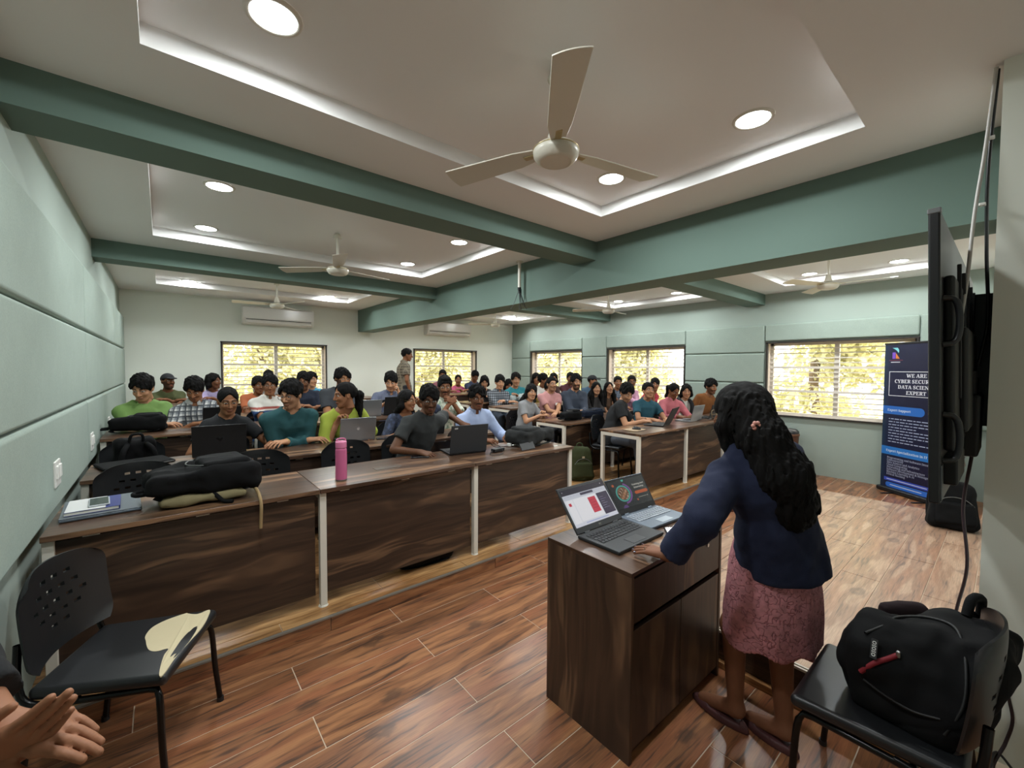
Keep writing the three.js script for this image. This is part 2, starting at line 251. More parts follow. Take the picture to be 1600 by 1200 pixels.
{
  const cream = std(0xd8d3c4, 0.35), brass = std(0xc4b48a, 0.3, { metalness: 0.6 });
  const blade = () => { const s = new THREE.Shape(); s.moveTo(0.1, -0.035); s.lineTo(0.2, -0.05); s.lineTo(0.58, -0.066); s.quadraticCurveTo(0.6, 0, 0.58, 0.06); s.lineTo(0.2, 0.05); s.lineTo(0.1, 0.03); s.closePath(); return new THREE.ExtrudeGeometry(s, { depth: 0.004, bevelEnabled: true, bevelSize: 0.002, bevelThickness: 0.001, bevelSegments: 1 }).rotateX(Math.PI / 2 + 0.2); };
  const bg = blade();
  const fan = (pos, turn, label) => {
    const t = thing('ceiling_fan', label, 'ceiling fan', pos, turn, 'ceiling fans');
    mesh('canopy', lathe([[0.001, 0.045], [0.02, 0.045], [0.035, 0.02], [0.04, 0], [0.012, 0]]).translate(0, -0.045, 0), cream, t);
    mesh('rod', cyl(0.0125, 0.0125, 0.34, 0, -0.19, 0, 12), cream, t);
    mesh('lower_canopy', lathe([[0.012, 0], [0.02, 0], [0.038, -0.06], [0.042, -0.085], [0.012, -0.085]]).translate(0, -0.235, 0), cream, t);
    const m = mesh('motor_housing', lathe([[0.001, 0], [0.05, 0], [0.09, -0.008], [0.102, -0.026], [0.1, -0.046], [0.085, -0.066], [0.068, -0.074], [0.066, -0.072], [0.001, -0.072]], 40).translate(0, -0.33, 0), cream, t);
    mesh('trim_ring', new THREE.TorusGeometry(0.101, 0.003, 8, 40).rotateX(Math.PI / 2).translate(0, -0.352, 0), brass, m);
    for (let k = 0; k < 3; k++) { const b = mesh('blade', bg, cream, t); b.position.y = -0.345; b.rotation.y = k * 2.0944; mesh('bracket', rbox(0.1, 0.008, 0.03, 0.003, 0.11, -0.004, 0), brass, b); }
  };
  fan([1.37, 2.925, -1.34], 1.9, 'cream ceiling fan nearest the camera, in the front left tray'); fan([1.36, 2.925, -4.33], 0.25, 'ceiling fan with long rod in the middle left tray'); fan([1.4, 2.925, -7.4], 0.9, 'ceiling fan above the left air conditioner, back left tray');
  fan([5.85, 2.925, -1.38], 0.6, 'ceiling fan in the front right tray, above the banner side'); fan([5.7, 2.925, -4.33], 0.2, 'ceiling fan in the middle right tray'); fan([5.7, 2.925, -7.4], 0.4, 'ceiling fan in the back right tray near the right air conditioner');
}
{ // projector pole with loose wires
  const t = thing('projector_pole', 'white ceiling pole with loose hanging wires beside the big green beam', 'projector pole', [3.2, CEIL, -3.7]);
  mesh('flange', cyl(0.04, 0.04, 0.01, 0, -0.005, 0), whiteMetal, t); mesh('pipe', cyl(0.018, 0.018, 0.3, 0, -0.16, 0, 14), whiteMetal, t); mesh('clamp', [cyl(0.022, 0.02, 0.03, 0, -0.315, 0, 12), box(0.03, 0.05, 0.02, 0.01, -0.345, 0)], blackPlastic, t);
  const r = rng(4); for (let k = 0; k < 6; k++) { const a = (r() - 0.5) * 0.2, b = (r() - 0.5) * 0.2, l = 0.12 + r() * 0.2; mesh('wire', tube([[0, -0.3, 0], [a * 0.3, -0.35 - l * 0.2, b * 0.3], [a * 0.6, -0.33 - l * 0.7, b * 0.7], [a, -0.33 - l, b]], 0.003, 12, 5), blackPlastic, t); }
}
function aircon(pos, w, label) {
  const t = thing('air_conditioner', label, 'air conditioner', pos, 0, 'split air conditioners'), s = new THREE.Shape();
  s.moveTo(0, 0.31); s.lineTo(0.16, 0.31); s.quadraticCurveTo(0.2, 0.305, 0.205, 0.27); s.lineTo(0.2, 0.1); s.quadraticCurveTo(0.19, 0.03, 0.12, 0.0); s.lineTo(0, 0.0); s.closePath();
  const g = new THREE.ExtrudeGeometry(s, { depth: w - 0.02, bevelEnabled: true, bevelSize: 0.008, bevelThickness: 0.01, bevelSegments: 2, curveSegments: 8 }).rotateY(-Math.PI / 2).translate(w / 2 - 0.01, 0, 0);
  mesh('body', g, plasticWhite, t); mesh('front_panel', rbox(w - 0.01, 0.2, 0.012, 0.006, 0, 0.195, 0.212), std(0xe9e8e4, 0.18), t);
  mesh('air_slot', rbox(w - 0.1, 0.012, 0.02, 0.004, 0, 0.078, 0.2), blackMatte, t); const f = mesh('flap', rbox(w - 0.1, 0.008, 0.075, 0.003), plasticWhite, t); f.position.set(0, 0.042, 0.185); f.rotation.x = 0.75;
  mesh('power_light', rbox(0.02, 0.004, 0.004, 0.001, w * 0.38, 0.12, 0.22), std(0x9fb4bd, 0.3), t);
}
aircon([1.735, 2.40, BW], 1.2, 'white split air conditioner above the left back window'); aircon([5.48, 2.41, BW], 1.24, 'white split air conditioner above the right back window, past the beam');
// wall sockets on the left wall
for (const [z, y, l] of [[-3.31, 1.02, 'white switch plate on the padded left wall above the front desk'], [-4.79, 0.99, 'white switch plate on the padded left wall above the second desk row'], [-6.2, 0.99, 'small white switch plate on the left wall near the third row']]) {
  const t = thing('switch_plate', l, 'switch plate', [-0.448, y, z], Math.PI / 2, 'switch plates on the left wall');
  mesh('plate', rbox(0.15, 0.14, 0.012, 0.005), plasticWhite, t); for (const x of [-0.035, 0.035]) mesh('rocker', rbox(0.045, 0.07, 0.012, 0.004, x, 0.01, 0.008), std(0xf0efe9, 0.3), t);
}

// ---------- implicit surfaces: surface nets over a distance function ----------
function nets(sdf, lo, hi, cell, colorFn) {
  const nx = Math.ceil((hi[0] - lo[0]) / cell) + 1, ny = Math.ceil((hi[1] - lo[1]) / cell) + 1, nz = Math.ceil((hi[2] - lo[2]) / cell) + 1, B = 5, val = new Float32Array(nx * ny * nz), at = (i, j, k) => (k * ny + j) * nx + i;
  for (let k0 = 0; k0 < nz; k0 += B) for (let j0 = 0; j0 < ny; j0 += B) for (let i0 = 0; i0 < nx; i0 += B) {
    const i1 = Math.min(i0 + B, nx), j1 = Math.min(j0 + B, ny), k1 = Math.min(k0 + B, nz), d = sdf(lo[0] + (i0 + i1 - 1) / 2 * cell, lo[1] + (j0 + j1 - 1) / 2 * cell, lo[2] + (k0 + k1 - 1) / 2 * cell), far = Math.abs(d) > B * cell * 1.35;
    for (let k = k0; k < k1; k++) for (let j = j0; j < j1; j++) for (let i = i0; i < i1; i++) val[at(i, j, k)] = far ? d : sdf(lo[0] + i * cell, lo[1] + j * cell, lo[2] + k * cell);
  }
  const id = new Int32Array(nx * ny * nz).fill(-1), pos = [], ind = [], E = [[0, 1], [2, 3], [4, 5], [6, 7], [0, 2], [1, 3], [4, 6], [5, 7], [0, 4], [1, 5], [2, 6], [3, 7]], c = new Float32Array(8);
  for (let k = 0; k < nz - 1; k++) for (let j = 0; j < ny - 1; j++) for (let i = 0; i < nx - 1; i++) {
    let m = 0; for (let q = 0; q < 8; q++) { c[q] = val[at(i + (q & 1), j + ((q >> 1) & 1), k + (q >> 2))]; if (c[q] < 0) m |= 1 << q; }
    if (m === 0 || m === 255) continue; let x = 0, y = 0, z = 0, n = 0;
    for (const [a, b] of E) if ((c[a] < 0) !== (c[b] < 0)) { const t = c[a] / (c[a] - c[b]); x += (a & 1) + t * ((b & 1) - (a & 1)); y += ((a >> 1) & 1) + t * (((b >> 1) & 1) - ((a >> 1) & 1)); z += (a >> 2) + t * ((b >> 2) - (a >> 2)); n++; }
    id[at(i, j, k)] = pos.length / 3; pos.push(lo[0] + (i + x / n) * cell, lo[1] + (j + y / n) * cell, lo[2] + (k + z / n) * cell);
  }
  const quad = (a, b, cc, d, flip) => { if (a < 0 || b < 0 || cc < 0 || d < 0) return; if (flip) ind.push(a, cc, b, a, d, cc); else ind.push(a, b, cc, a, cc, d); };
  for (let k = 1; k < nz - 1; k++) for (let j = 1; j < ny - 1; j++) for (let i = 1; i < nx - 1; i++) {
    const s = val[at(i, j, k)] < 0;
    if (s !== val[at(i + 1, j, k)] < 0) quad(id[at(i, j - 1, k - 1)], id[at(i, j, k - 1)], id[at(i, j, k)], id[at(i, j - 1, k)], !s);
    if (s !== val[at(i, j + 1, k)] < 0) quad(id[at(i - 1, j, k - 1)], id[at(i - 1, j, k)], id[at(i, j, k)], id[at(i, j, k - 1)], !s);
    if (s !== val[at(i, j, k + 1)] < 0) quad(id[at(i - 1, j - 1, k)], id[at(i, j - 1, k)], id[at(i, j, k)], id[at(i - 1, j, k)], !s);
  }
  const g = new THREE.BufferGeometry(); g.setAttribute('position', new THREE.Float32BufferAttribute(pos, 3)); g.setIndex(ind); g.computeVertexNormals();
  if (colorFn) { const col = new Float32Array(pos.length); for (let i = 0; i < pos.length; i += 3) { const q = colorFn(pos[i], pos[i + 1], pos[i + 2]); col[i] = q[0]; col[i + 1] = q[1]; col[i + 2] = q[2]; } g.setAttribute('color', new THREE.BufferAttribute(col, 3)); }
  return g;
}
const smin = (a, b, k) => { const h = Math.max(k - Math.abs(a - b), 0) / k; return Math.min(a, b) - h * h * k * 0.25; }, smax = (a, b, k) => -smin(-a, -b, k);
const sEll = (x, y, z, cx, cy, cz, rx, ry, rz) => { const px = (x - cx) / rx, py = (y - cy) / ry, pz = (z - cz) / rz, k0 = Math.hypot(px, py, pz), k1 = Math.hypot(px / rx, py / ry, pz / rz); return k1 < 1e-9 ? -Math.min(rx, ry, rz) : k0 * (k0 - 1) / k1; };
const sSph = (x, y, z, c, r) => Math.hypot(x - c[0], y - c[1], z - c[2]) - r;
function sCone(x, y, z, a, b, ra, rb) { // tapered capsule
  const bx = b[0] - a[0], by = b[1] - a[1], bz = b[2] - a[2], px = x - a[0], py = y - a[1], pz = z - a[2], t = clamp((px * bx + py * by + pz * bz) / (bx * bx + by * by + bz * bz + 1e-9), 0, 1);
  return Math.hypot(px - bx * t, py - by * t, pz - bz * t) - (ra + (rb - ra) * t);
}
function sRBox(x, y, z, hx, hy, hz, r) { const qx = Math.abs(x) - hx + r, qy = Math.abs(y) - hy + r, qz = Math.abs(z) - hz + r; return Math.hypot(Math.max(qx, 0), Math.max(qy, 0), Math.max(qz, 0)) + Math.min(Math.max(qx, qy, qz), 0) - r; }

// ---------- desks ----------
const ROWZ = [0, -2.72, -3.90, -5.08, -6.26, -7.44];
const rowWord = ['', 'front', 'second', 'third', 'fourth', 'rearmost'];
const clipMat = std(0xc9c4ba, 0.4, { metalness: 0.3 });
function makeDesk(L, last, v) { // local: x from 0 to L, front face at z = 0, students' side at -z, top at 0.755
  const t = new THREE.Group(), H = 0.755;
  mesh('top', uvm(rbox(L - 0.003, 0.027, 0.6, 0.003, L / 2, H - 0.0135, -0.3), 'x', 1.2, 0.6, v * 0.37, v * 0.21), walnutTopSheenMat, t);
  mesh('modesty_panel', uvm(box(L - 0.045, 0.634, 0.018, L / 2, 0.395, -0.055), 'x', 1.2, 0.6, v * 0.41, v * 0.33), walnutMat, t);
  const frame = (x) => { const f = mesh('leg_frame', [rbox(0.04, H - 0.028, 0.04, 0.003, x, (H - 0.028) / 2, -0.045), rbox(0.04, H - 0.028, 0.04, 0.003, x, (H - 0.028) / 2, -0.56), rbox(0.04, 0.04, 0.5, 0.003, x, H - 0.048, -0.3)], whiteMetal, t); mesh('foot', [cyl(0.026, 0.03, 0.008, x, 0.004, -0.045, 14), cyl(0.026, 0.03, 0.008, x, 0.004, -0.56, 14)], whiteMetal, f); };
  frame(0.022); if (last) frame(L - 0.022);
  mesh('rail', box(L - 0.05, 0.022, 0.03, L / 2, H - 0.04, -0.3), whiteMetal, t);
  for (const x of [0.16, L * 0.5, L - 0.2]) mesh('bracket', rbox(0.06, 0.012, 0.03, 0.003, x, H - 0.036, -0.05), clipMat, t);
  mesh('cable_flap', [rbox(0.2, 0.004, 0.075, 0.002, L * 0.48, H + 0.0012, -0.3)], std(0x54483f, 0.35), t); 
  return t;
}
const deskProto = new Map();
function desk(x, L, row, last, label) {
  const v = Math.round(x * 7 + row * 3) % 3, key = L + '|' + last + '|' + v; if (!deskProto.has(key)) deskProto.set(key, makeDesk(L, last, v));
  const d = deskProto.get(key).clone(); d.name = numbered('desk'); scene.add(d); d.position.set(x, floorY[row], ROWZ[row]); tag(d, label, 'desk', 'walnut classroom desks');
}
const XL = -0.43, LL = 1.167, XR = 4.22, LR = 1.1;
for (let row = 1; row <= 5; row++) for (let i = 0; i < 3; i++) {
  desk(XL + i * LL, LL, row, i === 2, `walnut desk with white legs, ${rowWord[row]} row of the left block, ${['nearest the padded left wall', 'in the middle', 'at the centre aisle'][i]}`);
  desk(XR + i * LR, LR, row, i === 2, `walnut desk with white legs, ${rowWord[row]} row of the right block, ${['at the centre aisle', 'in the middle', 'nearest the window wall'][i]}`);
}

// ---------- chairs ----------
function backPlate(w, h, bend, nx = 31, ny = 23) { // curved plate as a grid with slot cells left open
  const hole = (i, j) => { const rows = { 6: 2, 9: 4, 12: 5, 15: 4, 18: 3 }, n = rows[j]; if (!n) return false; for (let k = 0; k < n; k++) { const c = (nx - 1) / 2 + (k - (n - 1) / 2) * 4; if (i === Math.round(c) || i === Math.round(c) + 1) return true; } return false; };
  const P = (i, j, s) => { const v = j / ny, u = (i / nx) * 2 - 1; let a = w / 2; const top = (v - 0.72) / 0.28, bot = (0.16 - v) / 0.16; if (top > 0) a *= 1 - 0.2 * Math.pow(top, 3.2); if (bot > 0) a *= 1 - 0.16 * bot * bot;
    const x = u * a, y = v * h + (v > 0.5 ? 0.02 * (1 - u * u) * (v - 0.5) * 2 - 0.02 * Math.pow(Math.abs(u), 6) * (v - 0.5) * 2 : 0), th = 0.007 * (1 - 0.5 * Math.pow(Math.max(Math.abs(u), Math.abs(2 * v - 1)), 10)); return [x, y, bend * u * u - 0.16 * y + 0.25 * y * y + s * th]; };
  const pos = [], q = (a, b, c, d) => pos.push(...a, ...b, ...c, ...a, ...c, ...d), open = (i, j) => i < 0 || j < 0 || i >= nx || j >= ny || hole(i, j);
  for (let j = 0; j < ny; j++) for (let i = 0; i < nx; i++) { if (hole(i, j)) continue;
    q(P(i, j, 1), P(i + 1, j, 1), P(i + 1, j + 1, 1), P(i, j + 1, 1)); q(P(i, j, -1), P(i, j + 1, -1), P(i + 1, j + 1, -1), P(i + 1, j, -1));
    if (open(i, j - 1)) q(P(i, j, -1), P(i + 1, j, -1), P(i + 1, j, 1), P(i, j, 1)); if (open(i, j + 1)) q(P(i, j + 1, 1), P(i + 1, j + 1, 1), P(i + 1, j + 1, -1), P(i, j + 1, -1));
    if (open(i - 1, j)) q(P(i, j, -1), P(i, j, 1), P(i, j + 1, 1), P(i, j + 1, -1)); if (open(i + 1, j)) q(P(i + 1, j, 1), P(i + 1, j, -1), P(i + 1, j + 1, -1), P(i + 1, j + 1, 1)); }
  const g = new THREE.BufferGeometry(); g.setAttribute('position', new THREE.Float32BufferAttribute(pos, 3)); return toCreasedNormals(g, 0.9);
}
const seatGeo = (() => { const g = new RoundedBoxGeometry(0.45, 0.045, 0.43, 4, 0.02), p = g.attributes.position; for (let i = 0; i < p.count; i++) { const x = p.getX(i), z = p.getZ(i), t = (z + 0.215) / 0.43; p.setX(i, x * (0.88 + 0.14 * Math.sin(Math.min(1, t * 1.15) * Math.PI * 0.6))); p.setY(i, p.getY(i) - 0.25 * Math.pow(Math.max(0, z - 0.14), 1.6) * 1.4 + 0.12 * x * x + (Math.abs(x) > 0.12 ? 0 : 0)); } g.computeVertexNormals(); return g; })();
const backGeo = backPlate(0.44, 0.33, 0.05);
const tubeR = 0.0115;
const chairGeos = (() => { // local: faces +z, floor at 0, seat centre at origin
  const L = [];
  for (const s of [-1, 1]) {
    L.push(['front_leg', tube([[s * 0.2, 0.4, 0.15], [s * 0.205, 0.395, 0.18], [s * 0.215, 0.36, 0.19], [s * 0.225, 0.18, 0.2], [s * 0.235, 0.0, 0.215]], tubeR, 16, 8)]);
    L.push(['rear_leg', tube([[s * 0.2, 0.4, -0.12], [s * 0.205, 0.395, -0.17], [s * 0.215, 0.36, -0.19], [s * 0.225, 0.18, -0.215], [s * 0.235, 0.0, -0.24]], tubeR, 16, 8)]);
    L.push(['side_rail', rod([s * 0.2, 0.4, -0.13], [s * 0.2, 0.4, 0.16], tubeR)]);
    L.push(['back_support', tube([[s * 0.2, 0.405, -0.06], [s * 0.205, 0.405, -0.16], [s * 0.205, 0.43, -0.215], [s * 0.2, 0.5, -0.235], [s * 0.18, 0.62, -0.245]], tubeR, 18, 8)]);
  }
  L.push(['cross_rail', rod([-0.2, 0.4, 0.1], [0.2, 0.4, 0.1], tubeR)]); L.push(['cross_rail', rod([-0.2, 0.4, -0.1], [0.2, 0.4, -0.1], tubeR)]);
  return L;
})();
function makeChair() {
  const t = new THREE.Group(); mesh('seat', seatGeo, blackPlastic, t).position.set(0, 0.435, 0); const b = mesh('backrest', backGeo, blackPlastic, t); b.position.set(0, 0.5, -0.235); b.rotation.x = -0.02;
  for (const [n, g] of chairGeos) mesh(n, g, blackSteel, t); for (const [x, z] of [[0.235, 0.215], [-0.235, 0.215], [0.235, -0.24], [-0.235, -0.24]]) mesh('foot_cap', cyl(0.014, 0.015, 0.02, x, 0.01, z, 10), blackPlastic, t);
  return t;
}
const chairProto = makeChair();
function chair(x, y, z, turn, label, group = 'chairs along the desks') { const c = chairProto.clone(); c.name = numbered('chair'); scene.add(c); c.position.set(x, y, z); c.rotation.y = turn; return tag(c, label, 'chair', group); }
chair(-0.12, PF, -3.62, 0.1, 'empty black perforated chair behind the front desk, nearest the left wall');
chair(0.55, PF, -3.60, -0.12, 'empty black perforated chair behind the black backpack on the front desk');
chair(1.28, PF, -3.64, 0.05, 'empty black perforated chair behind the pink bottle');
{
  const c = chair(-0.11, 0, -2.27, 1.13, 'black perforated chair with torn seat showing cream foam, in front of the front desk', 'chairs in front of the desks');
  const s = new THREE.Shape(), r = rng(77), pts = []; const out = [[-0.155, 0.03], [-0.13, 0.075], [-0.09, 0.1], [-0.05, 0.098], [-0.01, 0.085], [0.03, 0.05], [0.05, 0.02], [0.045, -0.005], [0.08, -0.01], [0.13, -0.03], [0.17, -0.045], [0.172, -0.055], [0.1, -0.05], [0.02, -0.052], [-0.06, -0.06], [-0.12, -0.055], [-0.16, -0.04], [-0.14, -0.01]];
  const cv = new THREE.SplineCurve([...out, out[0]].map(([x, y]) => new THREE.Vector2(x + (r() - 0.5) * 0.008, y + (r() - 0.5) * 0.008))); s.setFromPoints(cv.getPoints(90));
  const h = new THREE.Path(); h.setFromPoints(new THREE.SplineCurve([[-0.06, -0.035], [0.0, -0.028], [0.05, -0.03], [0.09, -0.036], [0.05, -0.044], [-0.02, -0.046], [-0.06, -0.035]].map((q) => new THREE.Vector2(...q))).getPoints(24)); s.holes.push(h);
  const g = new THREE.ExtrudeGeometry(s, { depth: 0.004, bevelEnabled: false }).rotateX(Math.PI / 2), p = g.attributes.position;
  for (let i = 0; i < p.count; i++) { const x = -p.getX(i) * 1.3, z = p.getZ(i) * 1.25; const zz = 0.135 - z; p.setXYZ(i, x, 0.4605 + p.getY(i) + 0.12 * x * x - 0.35 * Math.pow(Math.max(0, zz - 0.14), 1.6), zz); }
  g.computeVertexNormals(); tag(mesh('torn_foam', g, std(0xcdbf9c, 0.9, { bumpMap: grainBump, bumpScale: 0.002 }), c), 'cream foam showing through the torn seat cover');
}
const chairR = chair(1.905, 0, -0.255, Math.PI, 'black padded chair carrying the large black backpack, beside the presenter', 'chairs in front of the desks');
chair(6.2, 0, -2.1, 0.3, 'black chair on the floor in front of the right front desk, behind the presenter', 'chairs in front of the desks');

// ---------- lectern ----------
{
  const t = thing('lectern', 'dark walnut laminate lectern cabinet with a drawer and two doors, two laptops on top', 'lectern', [1.81, 0, -1.175]), W = 0.8, D = 0.47, Ht = 0.79;
  const wm = (g, k) => uvm(g, 'y', 1.2, 0.6, 0.1 * k, 0.23 * k);
  mesh('top', uvm(rbox(W, 0.018, D, 0.002, 0, Ht - 0.009, 0), 'z', 1.2, 0.6, 0.2, 0.3), walnutTopSheenMat, t);
  mesh('side_panel', wm(box(0.018, Ht - 0.018, D, -W / 2 + 0.009, (Ht - 0.018) / 2, 0), 1), walnutMat, t); mesh('side_panel', wm(box(0.018, Ht - 0.018, D, W / 2 - 0.009, (Ht - 0.018) / 2, 0), 2), walnutMat, t);
  mesh('back_panel', wm(box(W - 0.036, Ht - 0.018, 0.016, 0, (Ht - 0.018) / 2, -D / 2 + 0.008), 3), walnutMat, t);
  mesh('bottom_shelf', box(W - 0.036, 0.018, D - 0.03, 0, 0.06, 0), walnutMat, t); mesh('plinth', box(W - 0.036, 0.05, 0.016, 0, 0.025, D / 2 - 0.04), edgeBandMat, t);
  const z = D / 2 - 0.012;
  const dr = mesh('drawer', wm(rbox(W - 0.04, 0.185, 0.018, 0.0015, 0, Ht - 0.018 - 0.012 - 0.0925, z), 4), walnutMat, t);
  mesh('lock', cyl(0.009, 0.009, 0.006, 0, 0, 0, 16).rotateX(Math.PI / 2).translate(0.25, Ht - 0.06, z + 0.011), chrome, dr);
  for (const s of [-1, 1]) mesh('door', wm(rbox(W / 2 - 0.0225, 0.495, 0.018, 0.0015, s * (W / 4 - 0.009), 0.052 + 0.2475, z), 5 + s), walnutMat, t);
}

// ---------- people ----------
const mulM = (m, x, y, z) => [m[0] * x + m[1] * y + m[2] * z, m[3] * x + m[4] * y + m[5] * z, m[6] * x + m[7] * y + m[8] * z], mulT = (m, x, y, z) => [m[0] * x + m[3] * y + m[6] * z, m[1] * x + m[4] * y + m[7] * z, m[2] * x + m[5] * y + m[8] * z];
function rotM(yaw, pitch, roll) { const e = new THREE.Matrix4().makeRotationFromEuler(new THREE.Euler(pitch, yaw, roll, 'YXZ')).elements; return [e[0], e[4], e[8], e[1], e[5], e[9], e[2], e[6], e[10]]; }
const add = (a, b) => [a[0] + b[0], a[1] + b[1], a[2] + b[2]], sub = (a, b) => [a[0] - b[0], a[1] - b[1], a[2] - b[2]], scl = (a, k) => [a[0] * k, a[1] * k, a[2] * k], len = (a) => Math.hypot(...a), nrm = (a) => scl(a, 1 / (len(a) || 1)), crs = (a, b) => [a[1] * b[2] - a[2] * b[1], a[2] * b[0] - a[0] * b[2], a[0] * b[1] - a[1] * b[0]], lerp3 = (a, b, t) => [mixn(a[0], b[0], t), mixn(a[1], b[1], t), mixn(a[2], b[2], t)], dot = (a, b) => a[0] * b[0] + a[1] * b[1] + a[2] * b[2];
const lin = (hex) => { const c = new THREE.Color(hex); return [c.r, c.g, c.b]; };

// head in its own frame: +z is the face, origin at the middle of the head, chin at y = -0.118
function headSdf(f) { // f: face shape numbers
  const w = f.w ?? 1, j = f.jaw ?? 1;
  return (x, y, z) => {
    const ax = Math.abs(x);
    let d = sEll(ax, y, z, 0, 0.03, -0.012, 0.075 * w, 0.09, 0.095);
    d = smin(d, sEll(ax, y, z, 0, -0.035, 0.026, 0.06 * w * j, 0.078, 0.062), 0.03);
    d = smin(d, sSph(ax, y, z, [0.012, -0.1, 0.062], 0.02), 0.025);
    d = smin(d, sCone(ax, y, z, [0.052 * w * j, -0.03, 0.0], [0.03 * j, -0.088, 0.045], 0.016, 0.016), 0.025);
    d = smin(d, sSph(ax, y, z, [0.036, -0.026, 0.062], 0.022), 0.02);
    d = smin(d, sCone(ax, y, z, [0.008, 0.028, 0.086], [0.046, 0.024, 0.066], 0.009, 0.009), 0.014);
    d = smax(d, -sSph(ax, y, z, [0.031, 0.008, 0.1], 0.0155), 0.012);
    d = smin(d, sSph(ax, y, z, [0.031, 0.006, 0.0745], 0.0132), 0.004);
    d = smin(d, sCone(ax, y, z, [0, 0.018, 0.088], [0, -0.028, 0.108], 0.0075, 0.0125), 0.012);
    d = smin(d, sSph(ax, y, z, [0.0115, -0.034, 0.094], 0.009), 0.007);
    d = smin(d, sEll(ax, y, z, 0, -0.0615, 0.086, 0.023, 0.0055, 0.011), 0.005);
    d = smin(d, sEll(ax, y, z, 0, -0.0725, 0.084, 0.019, 0.0065, 0.011), 0.005);
    d = smin(d, smax(sEll(ax, y, z, 0.078 * w, -0.002, -0.008, 0.0095, 0.032, 0.02), -sEll(ax, y, z, 0.088 * w, 0.0, -0.002, 0.007, 0.02, 0.011), 0.005), 0.008);
    return smin(d, sCone(ax, y, z, [0, -0.06, -0.022], [0, -0.14, -0.035], 0.05 * w, 0.052 * w), 0.025);
  };
}
function faceColor(f, skin) {
  const dark = lin(f.hair ?? '#14100e'), lip = mix3(skin, [0.30, 0.09, 0.08], f.lip ?? 0.35);
  return (x, y, z) => {
    const ax = Math.abs(x); let c = skin;
    const mot = 0.94 + 0.12 * vn3(x * 60 + 7, y * 60, z * 60); c = scl(c, mot);
    if (z > 0.05) {
      const ex = ax - 0.031, ey = y - 0.006, e = Math.hypot(ex / 0.0145, ey / (f.squint ? 0.004 : 0.0062));
      if (e < 1 && z > 0.07) { const ir = Math.hypot(ex - (f.gaze ?? 0) * Math.sign(x), ey); c = ir < 0.0058 ? [0.012, 0.008, 0.006] : [0.55, 0.52, 0.48]; }
      else if (e < 1.45 && y > 0.006) c = scl(c, 0.45);
      const by = 0.0285 + 0.004 * Math.sin(clamp((ax - 0.012) / 0.04, 0, 1) * 3.1); if (ax > 0.011 && ax < 0.053 && Math.abs(y - by) < 0.0055 * (f.brow ?? 1) && !f.noBrow) c = mix3(c, dark, 0.85);
      if (ax < 0.022 && y < -0.057 && y > -0.079 && z > 0.075) c = Math.abs(y + 0.0668) < 0.0013 ? scl(lip, 0.4) : lip;  // lip colour; the dark line between the lips is painted shade
      if (Math.hypot(ax - 0.009, y + 0.041) < 0.0045 && z > 0.085) c = scl(c, 0.35);  // nostril openings: shade painted into the skin colour
    }
    if (f.mous && ax < 0.029 && y > -0.058 && y < -0.043 + 0.1 * ax * -1 + 0.003 && z > 0.06) c = mix3(c, dark, f.mous);
    if (f.beard && z > -0.012) { const jl = y < -0.032 - 0.5 * Math.max(0, 0.045 - ax) - (ax > 0.05 ? -0.03 : 0), mouth = ax < 0.024 && y > -0.081; if ((jl && !mouth && y > -0.13) || (ax < 0.016 && y < -0.086 && y > -0.12)) c = mix3(c, dark, f.beard * (0.8 + 0.2 * vn3(x * 200, y * 200, z * 200))); }
    return c;
  };
}
// hair cap in the head frame; h: {vol, front, side, nape, part, tuft}
function hairCap(h, w = 1) {
  const vol = h.vol ?? 0.016, front = h.front ?? 0.06, side = h.side ?? 0.005, nape = h.nape ?? -0.06, tuft = h.tuft ?? 0.008, top = h.top ?? 0.012;
  return (x, y, z) => {
    const nz = vn3(x * 55 + 3, y * 26, z * 55) - 0.5, n2 = vn3(x * 140, y * 60 + 9, z * 140) - 0.5;
    let d = sEll(x, y, z, 0, 0.034 + top * 0.4, -0.016, 0.076 * w + vol * 0.8, 0.091 + top, 0.097 + vol) - nz * tuft * 2 - n2 * tuft * 0.9;
    if (h.quiff) d = smin(d, sEll(x, y, z, h.quiffx ?? 0.01, 0.108, 0.055, 0.055, 0.024, 0.04) - nz * tuft * 2, 0.02);
    // hairline: forehead at the front, over the ear at the side, nape behind
    const line = z > 0 ? mixn(side, front, sst(0.0, 0.085, z)) : mixn(side, nape, sst(0.0, -0.085, z)), wav = (0.35 + (h.fringe ?? 0)) * (vn3(x * 60 + (h.seed ?? 0), 2, 5) - 0.5) * 0.045 + (z > 0.02 ? -(h.arch ?? 0.9) * Math.max(0, Math.abs(x) - (h.arch ? 0.0 : 0.045)) : 0);
    d = smax(d, (line + wav + (h.sweep ?? 0) * x - y) * 0.8, 0.008);
    return d;
  };
}
function armIK(S, W, a, b, pole) {
  let d = sub(W, S), L = len(d); const mx = (a + b) * 0.995; if (L > mx) { W = add(S, scl(d, mx / L)); d = sub(W, S); L = mx; }
  const n = scl(d, 1 / L), ca = (a * a + L * L - b * b) / (2 * a * L), h = a * Math.sqrt(Math.max(0, 1 - ca * ca)); let p = sub(pole, scl(n, dot(pole, n))); p = nrm(p);
  return { E: add(add(S, scl(n, a * ca)), scl(p, h)), W };
}
